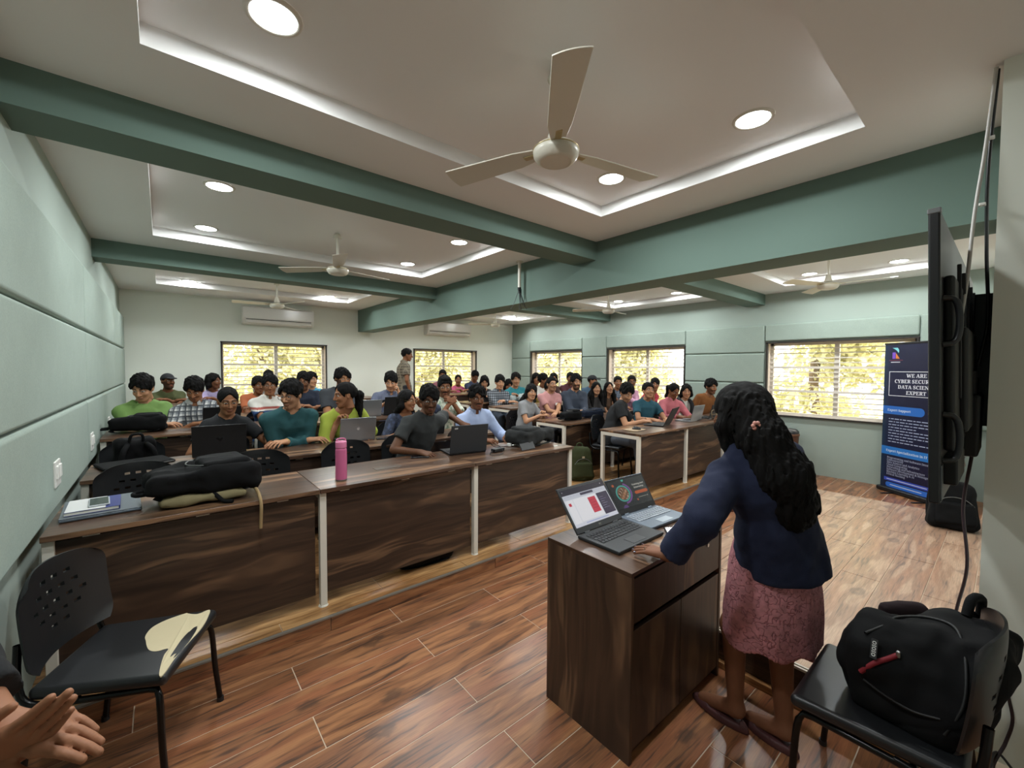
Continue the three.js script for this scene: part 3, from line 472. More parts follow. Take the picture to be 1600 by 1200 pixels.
// cones of one hand: W wrist, dir towards the fingers, pn palm normal (out of the palm), side +1/-1 gives the thumb side
function handCones(W, dir, pn, thumb, curl, s = 1, spread = 0.1, curls) {
  dir = nrm(dir); let lat = nrm(crs(dir, pn)); lat = scl(lat, thumb); pn = nrm(sub(pn, scl(dir, dot(pn, dir)))); const C = [], at = (u, v, n) => add(W, add(add(scl(dir, u * s), scl(lat, v * s)), scl(pn, n * s)));
  const vs = [0.03, 0.01, -0.01, -0.029], mu = [0.088, 0.092, 0.087, 0.079], fl = [0.072, 0.08, 0.073, 0.057], fr = [0.0088, 0.009, 0.0085, 0.0074];
  vs.forEach((v, i) => {
    C.push([at(0.005, v * 0.55, 0), at(mu[i], v, 0), 0.0135 * s, 0.0108 * s, 0]);
    let p = at(mu[i], v, 0), ang = 0, cu = curls ? curls[i] : curl * (0.85 + 0.1 * i); const sp = spread * (1.5 - i) / 1.5;
    [0.46, 0.3, 0.24].forEach((fr_, k) => { ang += cu * [0.8, 1.0, 0.6][k]; const dd = nrm(add(add(scl(dir, Math.cos(ang)), scl(pn, Math.sin(ang))), scl(lat, sp * Math.cos(ang)))), q = add(p, scl(dd, fl[i] * fr_ * s)); C.push([p, q, fr[i] * s * (1 - 0.08 * k), fr[i] * s * (0.93 - 0.09 * k), 1]); p = q; });
  });
  const t0 = at(0.018, 0.022, 0.004), t1 = at(0.05, 0.044, 0.014 + 0.012 * curl), t2 = at(0.078, 0.05 - 0.012 * curl, 0.022 + 0.02 * curl), t3 = at(0.1, 0.046 - 0.02 * curl, 0.026 + 0.024 * curl);
  C.push([t0, t1, 0.0145 * s, 0.0115 * s, 0], [t1, t2, 0.0108 * s, 0.0095 * s, 1], [t2, t3, 0.0095 * s, 0.0075 * s, 1]); return C;
}
function handGeo(cones, fore, cell, colFn) { // fore: [elbow-side point, wrist, r0, r1]
  let lo = [9, 9, 9], hi = [-9, -9, -9]; for (const c of cones) for (const p of [c[0], c[1]]) for (let k = 0; k < 3; k++) { lo[k] = Math.min(lo[k], p[k] - 0.02); hi[k] = Math.max(hi[k], p[k] + 0.02); }
  const q = lerp3(fore[1], fore[0], 0.28); for (let k = 0; k < 3; k++) { lo[k] = Math.min(lo[k], q[k] - 0.045); hi[k] = Math.max(hi[k], q[k] + 0.045); }
  return nets((x, y, z) => { let a = sCone(x, y, z, q, fore[1], fore[2] * 0.28 + fore[3] * 0.72, fore[3]), b = 9; for (const c of cones) { const d = sCone(x, y, z, c[0], c[1], c[2], c[3]); if (c[4]) b = Math.min(b, d); else a = smin(a, d, 0.016); } return smin(a, b, 0.006); }, lo, hi, cell, colFn);
}
const PW = [[0, 0.165, 0.125], [0.2, 0.15, 0.112], [0.42, 0.146, 0.105], [0.62, 0.165, 0.115], [0.8, 0.168, 0.112], [0.9, 0.13, 0.092], [1, 0.062, 0.058], [1.05, 0.055, 0.052]];
function torsoSdf(P, N, k, bulge, inf = 0, prof = PW) {
  const ax = nrm(sub(N, P)), L = len(sub(N, P)), rt = nrm(crs([0, 1, 0], crs(ax, [0, 1, 0]).every((v) => Math.abs(v) < 1e-6) ? [0, 0, 1] : [0, 0, 1])), right = nrm(sub([1, 0, 0], scl(ax, ax[0]))), fwd = crs(right, ax);
  return (x, y, z) => {
    const r = [x - P[0], y - P[1], z - P[2]], s = dot(r, ax), t = clamp(s / L, -0.1, 1.06); let i = 0; while (i < prof.length - 2 && t > prof[i + 1][0]) i++; const u = clamp((t - prof[i][0]) / (prof[i + 1][0] - prof[i][0]), 0, 1), w = mixn(prof[i][1], prof[i + 1][1], u) * k + inf, d = mixn(prof[i][2], prof[i + 1][2], u) * k + inf;
    const px = dot(r, right), pz = dot(r, fwd) + bulge * Math.sin(clamp(t, 0, 1) * 3.1416), e = (Math.hypot(px / w, pz / d) - 1) * Math.min(w, d), ex = Math.max(-s - 0.1 * k - inf, s - L * 1.04 - inf); return ex > 0 ? Math.hypot(Math.max(e, 0), ex) + Math.min(e, 0) * 0 : Math.max(e, ex);
  };
}
// seated legs, shared by everybody who sits; hips at (0, 0.53, 0)
const legPrims = []; for (const s of [-1, 1]) legPrims.push([[s * 0.085, 0.53, 0.0], [s * 0.12, 0.515, 0.41], 0.088, 0.062], [[s * 0.12, 0.515, 0.41], [s * 0.13, 0.1, 0.43], 0.062, 0.046]);
legPrims.push([[-0.07, 0.53, -0.02], [0.07, 0.53, -0.02], 0.11, 0.11]);
const legsGeo = nets((x, y, z) => { let d = 9; for (const c of legPrims) d = smin(d, sCone(x, y, z, ...c), 0.04); return Math.max(d - (vn3(x * 14, y * 14, z * 14) - 0.5) * 0.012, 0.07 - y, 0.459 - y - Math.max(0, z - 0.22) * 9); }, [-0.24, 0.04, -0.16], [0.24, 0.66, 0.52], 0.018);
const shoeGeo = nets((x, y, z) => { const ax = Math.abs(x) - 0.13; let d = smin(sEll(ax, y, z, 0, 0.035, 0.5, 0.046, 0.042, 0.13), sCone(ax, y, z, [0, 0.05, 0.43], [0, 0.09, 0.43], 0.045, 0.045), 0.03); return Math.max(d, 0.004 - y); }, [-0.2, -0.02, 0.34], [0.2, 0.16, 0.66], 0.016);
const jeans = [std(0x27303f, 0.85), std(0x22242a, 0.85), std(0x4a4f58, 0.85), std(0x6f7f98, 0.85)], shoeMat = std(0x2a2725, 0.6), sole = std(0xb9b4aa, 0.6);
const hairMats = {}; const hairMat = (c) => (hairMats[c] ??= new THREE.MeshPhysicalMaterial({ color: c, roughness: 0.75, specularIntensity: 0.35, bumpMap: grainBump, bumpScale: 0.001 }));
const skinMats = new THREE.MeshPhysicalMaterial({ color: 0xffffff, vertexColors: true, roughness: 0.55, specularIntensity: 0.5 });
const frameMat = std(0x1a1817, 0.35), goldFrame = std(0x9a8460, 0.3, { metalness: 0.8 });
function patternTex(kind, a, b, c) {
  const A = lin(a).map((v) => Math.pow(v, 1 / 2.2) * 255), B = lin(b).map((v) => Math.pow(v, 1 / 2.2) * 255), C = lin(c ?? a).map((v) => Math.pow(v, 1 / 2.2) * 255);
  return tex(64, 64, (u, v) => {
    if (kind === 'check') { const p = (u * 2) % 1 < 0.5, q = (v * 2) % 1 < 0.5; return p && q ? B : p || q ? mix3(A, B, 0.5) : A; }
    if (kind === 'plaid') { const p = Math.abs((u * 2) % 1 - 0.5) < 0.13, q = Math.abs((v * 2) % 1 - 0.5) < 0.13; let k = mix3(A, B, (((u * 2) % 1 < 0.5 ? 0.5 : 0) + ((v * 2) % 1 < 0.5 ? 0.5 : 0))); if (p || q) k = mix3(k, C, 0.75); return k; }
    if (kind === 'vstripe') return (u * 4) % 1 < 0.35 ? B : (u * 4) % 1 < 0.5 ? C : A;
    if (kind === 'leaf') { const n = fbm(u * 4, v * 4, 71, 4, 4, 3); return n > 0.56 ? B : n < 0.42 ? C : A; }
    return A;
  });
}
const cloth = (c, o = {}) => std(c, 0.9, { bumpMap: weaveBump, bumpScale: 0.0006, ...o });
const hairStyles = {
  short: { vol: 0.016, front: 0.062, side: 0.012, nape: -0.05 }, thick: { vol: 0.022, top: 0.02, front: 0.05, side: 0.004, nape: -0.062, tuft: 0.012, fringe: 0.6 }, fringe: { vol: 0.02, top: 0.016, front: 0.038, side: -0.004, nape: -0.06, tuft: 0.01, fringe: 1.0 }, curly: { vol: 0.024, top: 0.024, front: 0.052, side: 0.005, nape: -0.06, tuft: 0.022, fringe: 0.9 },
  swept: { vol: 0.018, top: 0.02, front: 0.055, side: 0.008, nape: -0.055, quiff: 1, sweep: 0.3, tuft: 0.01 }, long: { vol: 0.014, top: 0.01, front: 0.096, arch: 1.3, side: -0.03, nape: -0.09, tuft: 0.004, long: 1 }, mop: { vol: 0.02, top: 0.014, front: 0.08, arch: 0.9, side: -0.03, nape: -0.09, tuft: 0.014, long: 0.35 }, pony: { vol: 0.01, top: 0.008, front: 0.098, arch: 0.9, side: 0.015, nape: -0.055, tuft: 0.003, pony: 1 }, bun: { vol: 0.012, top: 0.01, front: 0.06, side: 0.01, nape: -0.05, tuft: 0.004, bun: 1 }, cap: { vol: 0.006, top: 0.0, front: 0.07, side: 0.0, nape: -0.055, cap: 1 },
};
const PRES = [1.8, -0.6];
function makePerson(o) {
  // o: label, head [x,y,z], row, look (degrees to image right of facing the camera), pitch, roll, hip [x,z], turn, arms, skin, hair, shirt{c,tex,sleeve,neck,bands}, face{}
  const fy = o.floor ?? floorY[o.row], s = o.s ?? 1, near = o.near ?? 1, edge = ROWZ[o.row] - 0.6;
  const hip = o.hip ?? [o.head[0] + (o.dx ?? 0), Math.min(o.head[2] - 0.06, edge - 0.2)];
  const toP = Math.atan2(PRES[0] - hip[0], PRES[1] - hip[1]), turn = o.turn !== undefined ? o.turn * RAD : clamp(toP * 0.45, -0.6, 0.6);
  const t = thing('person', o.label, 'person', [hip[0], fy, hip[1]], turn, o.group ?? 'seated audience');
  const M = rotM(turn, 0, 0), locD = (v) => mulT(M, v[0], v[1], v[2]), loc = (p) => mulT(M, p[0] - hip[0], p[1] - fy, p[2] - hip[1]);
  const Hc = loc(o.head), camA = Math.atan2(-o.head[0], -o.head[2]), hy = camA + (o.look ?? 0) * RAD - turn, R = rotM(hy, (o.pitch ?? 0) * RAD, (o.roll ?? 0) * RAD);
  const hw = (p) => add(Hc, mulM(R, p[0] * s, p[1] * s, p[2] * s)), toH = (x, y, z) => { const q = mulT(R, x - Hc[0], y - Hc[1], z - Hc[2]); return [q[0] / s, q[1] / s, q[2] / s]; };
  const skin = lin(o.skin ?? '#8a5f45'), k = (o.build ?? 1) * s, P = [0, o.pelvis ?? 0.53, -0.01];
  const neckTop = hw([0, -0.075, -0.026]), N = add(lerp3(neckTop, add(Hc, [0, -0.175 * s, -0.045]), 0.78), [0, -0.006, -0.02]);
  const woman = o.female, prof = woman ? PW.map(([a, w, d]) => [a, w * (a > 0.3 && a < 0.95 ? 0.88 : a < 0.3 ? 1.0 : 0.9), d * (a > 0.5 && a < 0.75 ? 1.02 : 0.92)]) : PW, sw = (woman ? 0.155 : 0.178) * k;
  const ax = nrm(sub(N, P)), right = nrm(sub([1, 0, 0], scl(ax, ax[0]))), bulge = o.bulge ?? 0.02;
  const Sh = [-1, 1].map((q) => add(add(N, scl(right, q * sw * 0.97)), scl(ax, -0.066)));   // [right, left] shoulder: -x is the person's right
  if (o.armsW) o.armsAt = o.armsW.map(loc); if (o.handsW) o.hands = o.handsW.map((h) => ({ ...h, dir: locD(h.dir), pn: locD(h.pn) })); if (o.polesW) o.poles = o.polesW.map(locD); if (o.cones) o.coneL = o.cones.map((c) => [loc(c[0]), loc(c[1]), c[2], c[3]]);
  const ze = Math.min(edge - hip[1], 0.25); // desk edge in front of the hips (body yaw ignored)
  const dY = 0.755, A = {
    fold: [[0.07, dY + 0.035, ze + 0.1], [-0.06, dY + 0.055, ze + 0.13]], rest: [[-0.12, dY + 0.03, ze + 0.14], [0.12, dY + 0.03, ze + 0.14]], type: [[-0.08, dY + 0.045, ze + 0.19], [0.09, dY + 0.045, ze + 0.19]], lap: [[-0.05, 0.64, 0.24], [0.05, 0.64, 0.25]],
    cross: [[0.1, dY + 0.1, 0.19], [-0.1, dY + 0.13, 0.21]], ...(o.armsAt ? { custom: o.armsAt } : {}),
  }[o.arms ?? 'fold'];
  const ua = 0.285 * k * (o.arm ?? 1), fa = 0.25 * k * (o.arm ?? 1), arms = [0, 1].map((i) => { const q = i ? 1 : -1, S = Sh[i], ik = armIK(S, A[i], ua, fa, o.poles ? o.poles[i] : [q * 0.75, -0.8, -0.45]); return { S, E: ik.E, W: ik.W }; });
  const trap = [-1, 1].map((q) => [add(N, add(scl(ax, -0.004), scl(right, q * 0.03 * k))), add(Sh[q < 0 ? 0 : 1], scl(right, -q * 0.012)), 0.05 * k, 0.044 * k]);
  const aR = [0.046 * k, 0.04 * k, 0.037 * k, 0.0255 * k];
  const torso = torsoSdf(P, N, k * 0.96, bulge, -0.006, prof);
  const cell = 0.013 / near * (o.far ? 1.15 : 1), bb = (pts, m) => { const lo = [9, 9, 9], hi = [-9, -9, -9]; for (const p of pts) for (let q = 0; q < 3; q++) { lo[q] = Math.min(lo[q], p[q] - m); hi[q] = Math.max(hi[q], p[q] + m); } return [lo, hi]; };
  const allPts = [P, N, ...arms.flatMap((a) => [a.S, a.E, a.W]), neckTop];
  const plain = (x, y, z) => scl(skin, 0.95 + 0.1 * vn3(x * 40, y * 40, z * 40));
  if (o.cones) for (const c of o.coneL) allPts.push(c[0], c[1]);
  const [lo, hi] = bb(allPts, 0.14); if (!o.pelvis) lo[1] = Math.max(lo[1], 0.5);
  const bodyG = nets((x, y, z) => { let d = torso(x, y, z); for (const q of trap) d = smin(d, sCone(x, y, z, q[0], q[1], q[2] - 0.006, q[3] - 0.006), 0.03); if (o.cones) for (const c of o.coneL) d = smin(d, sCone(x, y, z, ...c), 0.03); for (const a of arms) d = smin(d, Math.min(sCone(x, y, z, a.S, a.E, aR[0], aR[1]), sCone(x, y, z, a.E, a.W, aR[2], aR[3])), 0.025); return smin(d, sCone(x, y, z, neckTop, N, 0.05 * s, 0.06 * s), 0.03); }, lo, hi, cell * 1.1, plain);
  const f = { hair: o.hairC ?? '#0b0908', ...(o.face ?? {}) }, hs = headSdf(f), headG = nets(hs, [-0.1, -0.135, -0.12], [0.1, 0.135, 0.13], (o.far ? 0.0058 : 0.0044) / near, faceColor(f, skin));
  headG.applyMatrix4(new THREE.Matrix4().set(R[0] * s, R[1] * s, R[2] * s, Hc[0], R[3] * s, R[4] * s, R[5] * s, Hc[1], R[6] * s, R[7] * s, R[8] * s, Hc[2], 0, 0, 0, 1));
  const hc = []; const hands = arms.map((a, i) => { const q = i ? 1 : -1, fd = nrm(sub(a.W, a.E)), h = o.hands?.[i] ?? {}, dir = h.dir ?? nrm(add(scl(fd, 0.75), o.arms === 'fold' || !o.arms ? [q * -0.4, -0.12, 0.1] : [q * -0.2, -0.15, 0.2])), pn = h.pn ?? [q * -0.35, -0.9, 0.0]; hc[i] = handCones(a.W, dir, pn, h.thumb ?? (i ? -1 : 1), h.curl ?? 0.45, k * 0.98, h.spread ?? 0.12, h.curls); return handGeo(hc[i], [a.E, a.W, aR[2], aR[3]], (o.far ? 0.0065 : 0.005) / near, plain); });
  const strip = (g) => { const q = g.toNonIndexed ? g : g; return q; };
  mesh('body', mergeGeometries([bodyG, headG, ...hands].map(strip)), skinMats, t);
  // clothes
  const sh = o.shirt, slv = sh.sleeve ?? 'short', inf = 0.011 + (sh.loose ?? 0), tS = torsoSdf(P, N, k, bulge, inf, prof);
  const cuff = slv === 'none' ? 0 : slv === 'short' ? 0.62 : slv === 'half' ? 1.25 : slv === 'wrist' ? 1.72 : 1.93;
  const nO = sh.neck === 'v' ? 0.085 : sh.neck === 'wide' ? 0.088 : 0.068, nC = add(N, scl(ax, 0.015)), nT = add(neckTop, [0, 0.05, 0.02]), vtip = add(N, add(scl(ax, -0.1), [0, 0, 0.12]));
  const shirtF = (x, y, z) => {
    let d = tS(x, y, z); for (const q of trap) d = smin(d, sCone(x, y, z, q[0], q[1], q[2] + inf * 0.6, q[3] + inf * 0.8), 0.04); const wr = (vn3(x * 16 + 5, y * 11, z * 16) - 0.5) * 0.017 + (vn3(x * 38, y * 30, z * 38 + 4) - 0.5) * 0.006;
    if (cuff > 0) for (const a of arms) {
      const w = sub([x, y, z], a.S), ue = sub(a.E, a.S), ul = len(ue), un = scl(ue, 1 / ul), up = dot(w, un);
      let e = sCone(x, y, z, a.S, a.E, aR[0] + inf + 0.003, aR[1] + inf + (cuff < 1 ? 0.014 : 0.007)); if (cuff < 1) e = Math.max(e, up - ul * cuff);
      if (cuff > 1) { const fe = sub(a.W, a.E), fl_ = len(fe), fn = scl(fe, 1 / fl_), fp = dot(sub([x, y, z], a.E), fn); e = Math.min(e, Math.max(sCone(x, y, z, a.E, a.W, aR[2] + inf + 0.006, aR[3] + inf + 0.005), fp - fl_ * (cuff - 1))); }
      d = smin(d, e, 0.035);
    } else for (const a of arms) d = smin(d, Math.max(sSph(x, y, z, a.S, aR[0] + inf), Math.abs(dot(sub([x, y, z], a.S), right)) - 0.035), 0.03);
    d += wr; d = smax(d, -(sCone(x, y, z, nC, nT, nO * s, nO * 1.15 * s)), 0.012);
    if (sh.neck === 'v' || sh.neck === 'collar') d = smax(d, -sCone(x, y, z, nT, vtip, 0.05, sh.neck === 'v' ? 0.012 : 0.004), 0.01);
    if (sh.hem) d = smax(d, sh.hem - y, 0.01);
    return d;
  };
  const [l2, h2] = bb([P, N, ...arms.flatMap((a) => [a.S, a.E, a.W])], 0.17); l2[1] = Math.max(l2[1], 0.462);
  const bandC = sh.bands && sh.bands.map(([a, c]) => [a, lin(c)]);
  const bandAt = (x, y, z) => { const tt = dot(sub([x, y, z], P), ax) / len(sub(N, P)); let i = 0; while (i < bandC.length - 1 && tt < bandC[i][0]) i++; return bandC[i][1]; };
  const shG = nets(shirtF, l2, h2, (sh.bands ? 0.0095 : cell) , bandC && bandAt); { const p = shG.attributes.position, uv = new Float32Array(p.count * 2), q = sh.scale ?? 0.11; for (let i = 0; i < p.count; i++) { uv[i * 2] = (p.getX(i) + p.getZ(i) * 0.55) / q; uv[i * 2 + 1] = p.getY(i) / q; } shG.setAttribute('uv', new THREE.BufferAttribute(uv, 2)); }
  const shMat = sh.bands ? cloth(0xffffff, { vertexColors: true }) : sh.tex ? cloth(0xffffff, { map: sh.tex }) : cloth(sh.c);
  const garment = mesh(sh.name ?? 'shirt', shG, shMat, t);
  if (sh.neck === 'collar') { const cM = sh.collarC ? cloth(sh.collarC) : shMat, up = nrm(sub(nT, nC)); const g = [-1, 1].map((q) => { const b = new THREE.CylinderGeometry(0.058 * s, 0.082 * s, 0.045, 14, 1, true, q > 0 ? 0.28 : Math.PI, Math.PI - 0.28); return b; }); const G = merge(g.map((q) => q)); G.applyMatrix4(new THREE.Matrix4().makeRotationFromQuaternion(new THREE.Quaternion().setFromUnitVectors(V(0, 1, 0), V(...up)))); G.translate(nC[0], nC[1] + 0.012, nC[2] + 0.006); mesh('collar', G, cM.map || cM.vertexColors ? cloth(sh.collarC ?? sh.c ?? '#cccccc') : cM, garment).material.side = THREE.DoubleSide; }
  if (sh.extra) sh.extra({ t, garment, N, ax, P, Hc, hw, arms });
  // trousers and shoes
  if (o.legs !== false) { mesh('trousers', legsGeo, o.pants ?? jeans[(o.head[0] * 10 + 90 | 0) % 3], t); mesh('shoe_pair', shoeGeo, shoeMat, t); }
  // hair
  const hst = { ...hairStyles[o.hair ?? 'short'], ...(o.hairO ?? {}) }, capF = hairCap(hst, f.w ?? 1), hC = o.hairC ?? '#0b0908'; let hl = add(Hc, [-0.16, -0.16, -0.16]), hh = add(Hc, [0.16, 0.18, 0.16]); const ch = [];
  if (hst.long) { const Ld = 0.05 + 0.26 * hst.long, sd = hst.longSide ?? 0; for (const q of [-1, 1]) { const a0 = hw([q * 0.07, 0.03, -0.02]), a1 = add(hw([q * 0.082, -0.06, -0.02]), [0, 0, 0]), a2 = add(lerp3(a1, add(N, [q * 0.1, 0, sd ? 0.07 : -0.06]), 0.8), [0, -0.01, 0]), a3 = add(a2, [q * 0.01, -Ld * 0.6, sd ? 0.05 : -0.06]); ch.push([a0, a1, 0.028, 0.032]); if (hst.long > 0.5) { ch.push([a1, a2, 0.032, 0.04], [a2, a3, 0.04, 0.022]); } else ch.push([a1, lerp3(a1, a2, 0.5), 0.03, 0.018]); } const b0 = hw([0, 0, -0.08]), b1 = add(N, [0, 0.01, -0.09]), b2 = add(b1, [0, -Ld, -0.05]); ch.push([b0, b1, 0.06, 0.07]); if (hst.long > 0.5) ch.push([b1, b2, 0.075, 0.03]); }
  if (hst.pony) { const b0 = hw([0, 0.03, -0.105]), b1 = add(b0, mulM(R, 0, -0.05, -0.05)), b2 = add(b1, [0.0, -0.14, -0.02]), b3 = add(b2, [0.01, -0.1, 0.03]); ch.push([b0, b1, 0.026, 0.038], [b1, b2, 0.042, 0.04], [b2, b3, 0.04, 0.014]); }
  if (hst.bun) ch.push([hw([0, 0.1, -0.06]), hw([0, 0.115, -0.06]), 0.036, 0.03]);
  if (o.hairH) for (const c of o.hairH) ch.push([hw(c[0]), hw(c[1]), c[2], c[3]]);
  if (o.hairW) for (const c of o.hairW) ch.push([loc(c[0]), loc(c[1]), c[2], c[3]]);
  for (const c of ch) for (const p of [c[0], c[1]]) for (let q = 0; q < 3; q++) { hl[q] = Math.min(hl[q], p[q] - 0.14); hh[q] = Math.max(hh[q], p[q] + 0.14); }
  const hairG = nets((x, y, z) => { const q = toH(x, y, z); let d = capF(q[0], q[1], q[2]) * s; if (ch.length) { let e = 9; for (const c of ch) e = smin(e, sCone(x, y, z, ...c), 0.03); e -= (vn3(x * 70, y * 14, z * 70) - 0.5) * 0.016 + (vn3(x * 160 + 4 * Math.sin(y * 22), y * 9, z * 160) - 0.5) * 0.009; e = smax(e, -sEll(q[0], q[1], q[2], 0, -0.02, 0.075, 0.066, 0.13, 0.07), 0.01); d = smin(d, e, 0.02); } return d; }, hl, hh, (o.far ? 0.0075 : 0.006) / near);
  if (!hst.cap) mesh('hair', hairG, hairMat(hC), t);
  else { mesh('hair', hairG, hairMat(hC), t); const capG = nets((x, y, z) => { const q = toH(x, y, z); let d = smax(sEll(q[0], q[1], q[2], 0, 0.04, -0.012, 0.088, 0.095, 0.108), 0.042 + (q[2] < 0 ? q[2] * 0.1 : 0) - q[1], 0.006); d = smin(d, smax(sEll(q[0], q[1], q[2], 0, 0.03, 0.1, 0.075, 0.035, 0.085), Math.abs(q[1] - 0.05 + 0.3 * (q[2] - 0.1)) - 0.005, 0.004), 0.01); return d * s; }, hl, hh, 0.006); mesh('cap', capG, cloth(o.capC ?? '#222222'), t); }
  if (o.glasses) { const g = []; const gw = o.glasses.w ?? 0.024, gh = o.glasses.h ?? 0.019; for (const q of [-1, 1]) { const pts = []; for (let i = 0; i < 16; i++) { const a = i / 16 * 6.2832; pts.push(hw([q * 0.032 + Math.sign(Math.cos(a)) * gw * Math.pow(Math.abs(Math.cos(a)), 0.75), 0.002 + Math.sign(Math.sin(a)) * gh * Math.pow(Math.abs(Math.sin(a)), 0.75), 0.1 - 0.12 * Math.abs(Math.cos(a) > 0 ? 0.02 * Math.cos(a) : 0)])); } g.push(tube(pts, (o.glasses.r ?? 0.0017) * s, 28, 5, true)); g.push(tube([hw([q * (0.032 + gw), 0.006, 0.098]), hw([q * 0.076, 0.008, 0.06]), hw([q * 0.08, 0.01, 0.0])], 0.0016 * s, 8, 5)); } g.push(rod(hw([-0.0085, 0.007, 0.104]), hw([0.0085, 0.007, 0.104]), 0.0016 * s, 6)); mesh('glasses', g, o.glasses.gold ? goldFrame : frameMat, t); }
  if (o.extra) o.extra({ t, Hc, hw, arms, N, ax, hc, loc, P });
  if (o.chair !== false) chair(hip[0] - Math.sin(turn) * 0.0, fy, hip[1] + 0.02, turn * 0.6, `black plastic chair seating the ${o.short}`, 'chairs along the desks');
  return t;
}

const tx = { bw: patternTex('plaid', '#c9c9c6', '#70757a', '#2c3038'), blueStripe: patternTex('vstripe', '#3d4560', '#8d94a8', '#232838'), denim: patternTex('leaf', '#2b3348', '#3a4560', '#20283a'), leaf: patternTex('leaf', '#b9c2ae', '#8fa08a', '#d3d6c6'), darkPlaid: patternTex('check', '#23262c', '#8e939a'), brownPlaid: patternTex('plaid', '#6b6152', '#4a4238', '#8e8470'), greyCheck: patternTex('check', '#3b4250', '#8992a3') };
const SK = { a: '#a2714f', b: '#946548', c: '#7e5238', d: '#b88868', e: '#65432f', f: '#b07f60' };
makePerson({ label: 'young man in a bright green T-shirt looking down, third row by the left wall', short: 'man in the bright green T-shirt', head: [-0.16, 1.37, -5.9], row: 3, look: -22, pitch: 24, skin: SK.d, hair: 'thick', s: 1.06, dx: 0.03, arms: 'fold', shirt: { c: '#6f8f4c', sleeve: 'short', loose: 0.006, extra: ({ garment, N }) => { const g = []; for (let i = 0; i < 9; i++) { const x = -0.07 + i * 0.0165, h = 0.008 + 0.02 * hash2(i, 3, 9); g.push(tube([[x - 0.007, N[1] - 0.2, 0.152], [x, N[1] - 0.2 + h, 0.155], [x + 0.005, N[1] - 0.2, 0.154], [x + 0.01, N[1] - 0.197, 0.153]], 0.0022, 10, 4)); } mesh('print', g, std(0xe6e6da, 0.8), garment); } } });
makePerson({ label: 'bearded man in a dark cap and olive T-shirt, back row against the white wall', short: 'man in the dark cap and olive T-shirt', head: [0.07, 1.37, -8.4], row: 5, look: 25, pitch: -6, far: 1, skin: SK.c, hair: 'cap', capC: '#26272a', s: 0.98, face: { beard: 0.8, mous: 0.7 }, shirt: { c: '#4d5130', sleeve: 'short' } });
makePerson({ label: 'man in a black and white plaid shirt bending over a laptop, third row', short: 'man in the black and white plaid shirt', head: [0.27, 1.35, -5.75], row: 3, look: -12, pitch: 30, skin: SK.b, hair: 'thick', dx: 0.05, arms: 'rest', face: { mous: 0.4 }, shirt: { tex: tx.bw, c: '#9a9c9c', collarC: '#b4b5b3', sleeve: 'short', neck: 'collar' } });
makePerson({ label: 'person with shoulder-length black hair and lavender T-shirt looking right, back row', short: 'person in the lavender T-shirt', head: [0.64, 1.36, -8.3], row: 5, look: 55, pitch: -2, far: 1, skin: SK.c, hair: 'mop', s: 0.98, face: { beard: 0.4 }, shirt: { c: '#a99cc0', sleeve: 'short' } });
makePerson({ label: 'woman in a black T-shirt with gold-rimmed glasses behind a black laptop, second row', short: 'woman in the black T-shirt', head: [0.47, 1.28, -4.7], row: 2, look: 10, pitch: 14, female: 1, skin: SK.b, hair: 'pony', s: 1.0, glasses: { gold: 1, w: 0.026, h: 0.017 }, arms: 'custom', armsAt: [[-0.17, 0.79, 0.26], [0.27, 0.79, 0.33]], hands: [{}, { curl: 0.9 }], face: { lip: 0.4 }, shirt: { c: '#17181b', sleeve: 'short' } });
makePerson({ label: 'man in an orange shirt half hidden behind the striped polo shirt, fourth row', short: 'man in the orange shirt', head: [1.12, 1.32, -7.3], row: 4, look: 15, far: 1, skin: SK.c, hair: 'thick', dx: -0.08, shirt: { c: '#b3643f', sleeve: 'short' } });
makePerson({ label: 'student with a high tuft of black hair in front of the left back window', short: 'student with the tuft of hair', head: [1.44, 1.42, -8.4], row: 5, look: 5, far: 1, skin: SK.b, hair: 'bun', shirt: { c: '#8d8a86', sleeve: 'short' } });
makePerson({ label: 'man with glasses in a white, red and blue striped polo shirt, third row', short: 'man in the striped polo shirt', head: [1.04, 1.37, -6.0], row: 3, look: 0, pitch: 4, skin: SK.b, hair: 'thick', glasses: {}, arms: 'fold', shirt: { c: '#d8d4cc', collarC: '#dedad2', sleeve: 'short', neck: 'collar', bands: [[0.78, '#d6d2ca'], [0.72, '#a8574e'], [0.68, '#d6d2ca'], [0.2, '#34507e'], [0, '#34507e']] } });
makePerson({ label: 'man with glasses in a teal sweater resting his folded arms on the desk, second row', short: 'man in the teal sweater', head: [0.96, 1.33, -4.5], row: 2, look: -32, pitch: 12, skin: SK.d, hair: 'thick', s: 1.07, build: 1.06, glasses: { w: 0.027, h: 0.02, r: 0.0022 }, arms: 'custom', armsAt: [[0.12, 0.79, 0.32], [-0.1, 0.8, 0.35]], hip: [0.97, -4.78], turn: 4, face: { beard: 0.35, mous: 0.5 }, shirt: { c: '#1d494d', sleeve: 'long', loose: 0.006, name: 'sweater' }, extra: ({ arms, t }) => { const a = arms[1]; mesh('wristwatch', new THREE.TorusGeometry(0.029, 0.006, 8, 20).applyQuaternion(new THREE.Quaternion().setFromUnitVectors(V(0, 0, 1), V(...nrm(sub(a.W, a.E))))).translate(...a.W), std(0xc9b26a, 0.3, { metalness: 0.8 }), t); } });
makePerson({ label: 'broad man with glasses in a navy T-shirt, behind the teal sweater, fourth row', short: 'man in the navy T-shirt', head: [1.67, 1.38, -7.0], row: 4, look: -5, pitch: 6, skin: SK.b, hair: 'thick', s: 1.08, build: 1.12, glasses: {}, dx: 0.06, face: { beard: 0.7, mous: 0.6 }, shirt: { c: '#1b2233', sleeve: 'short' } });
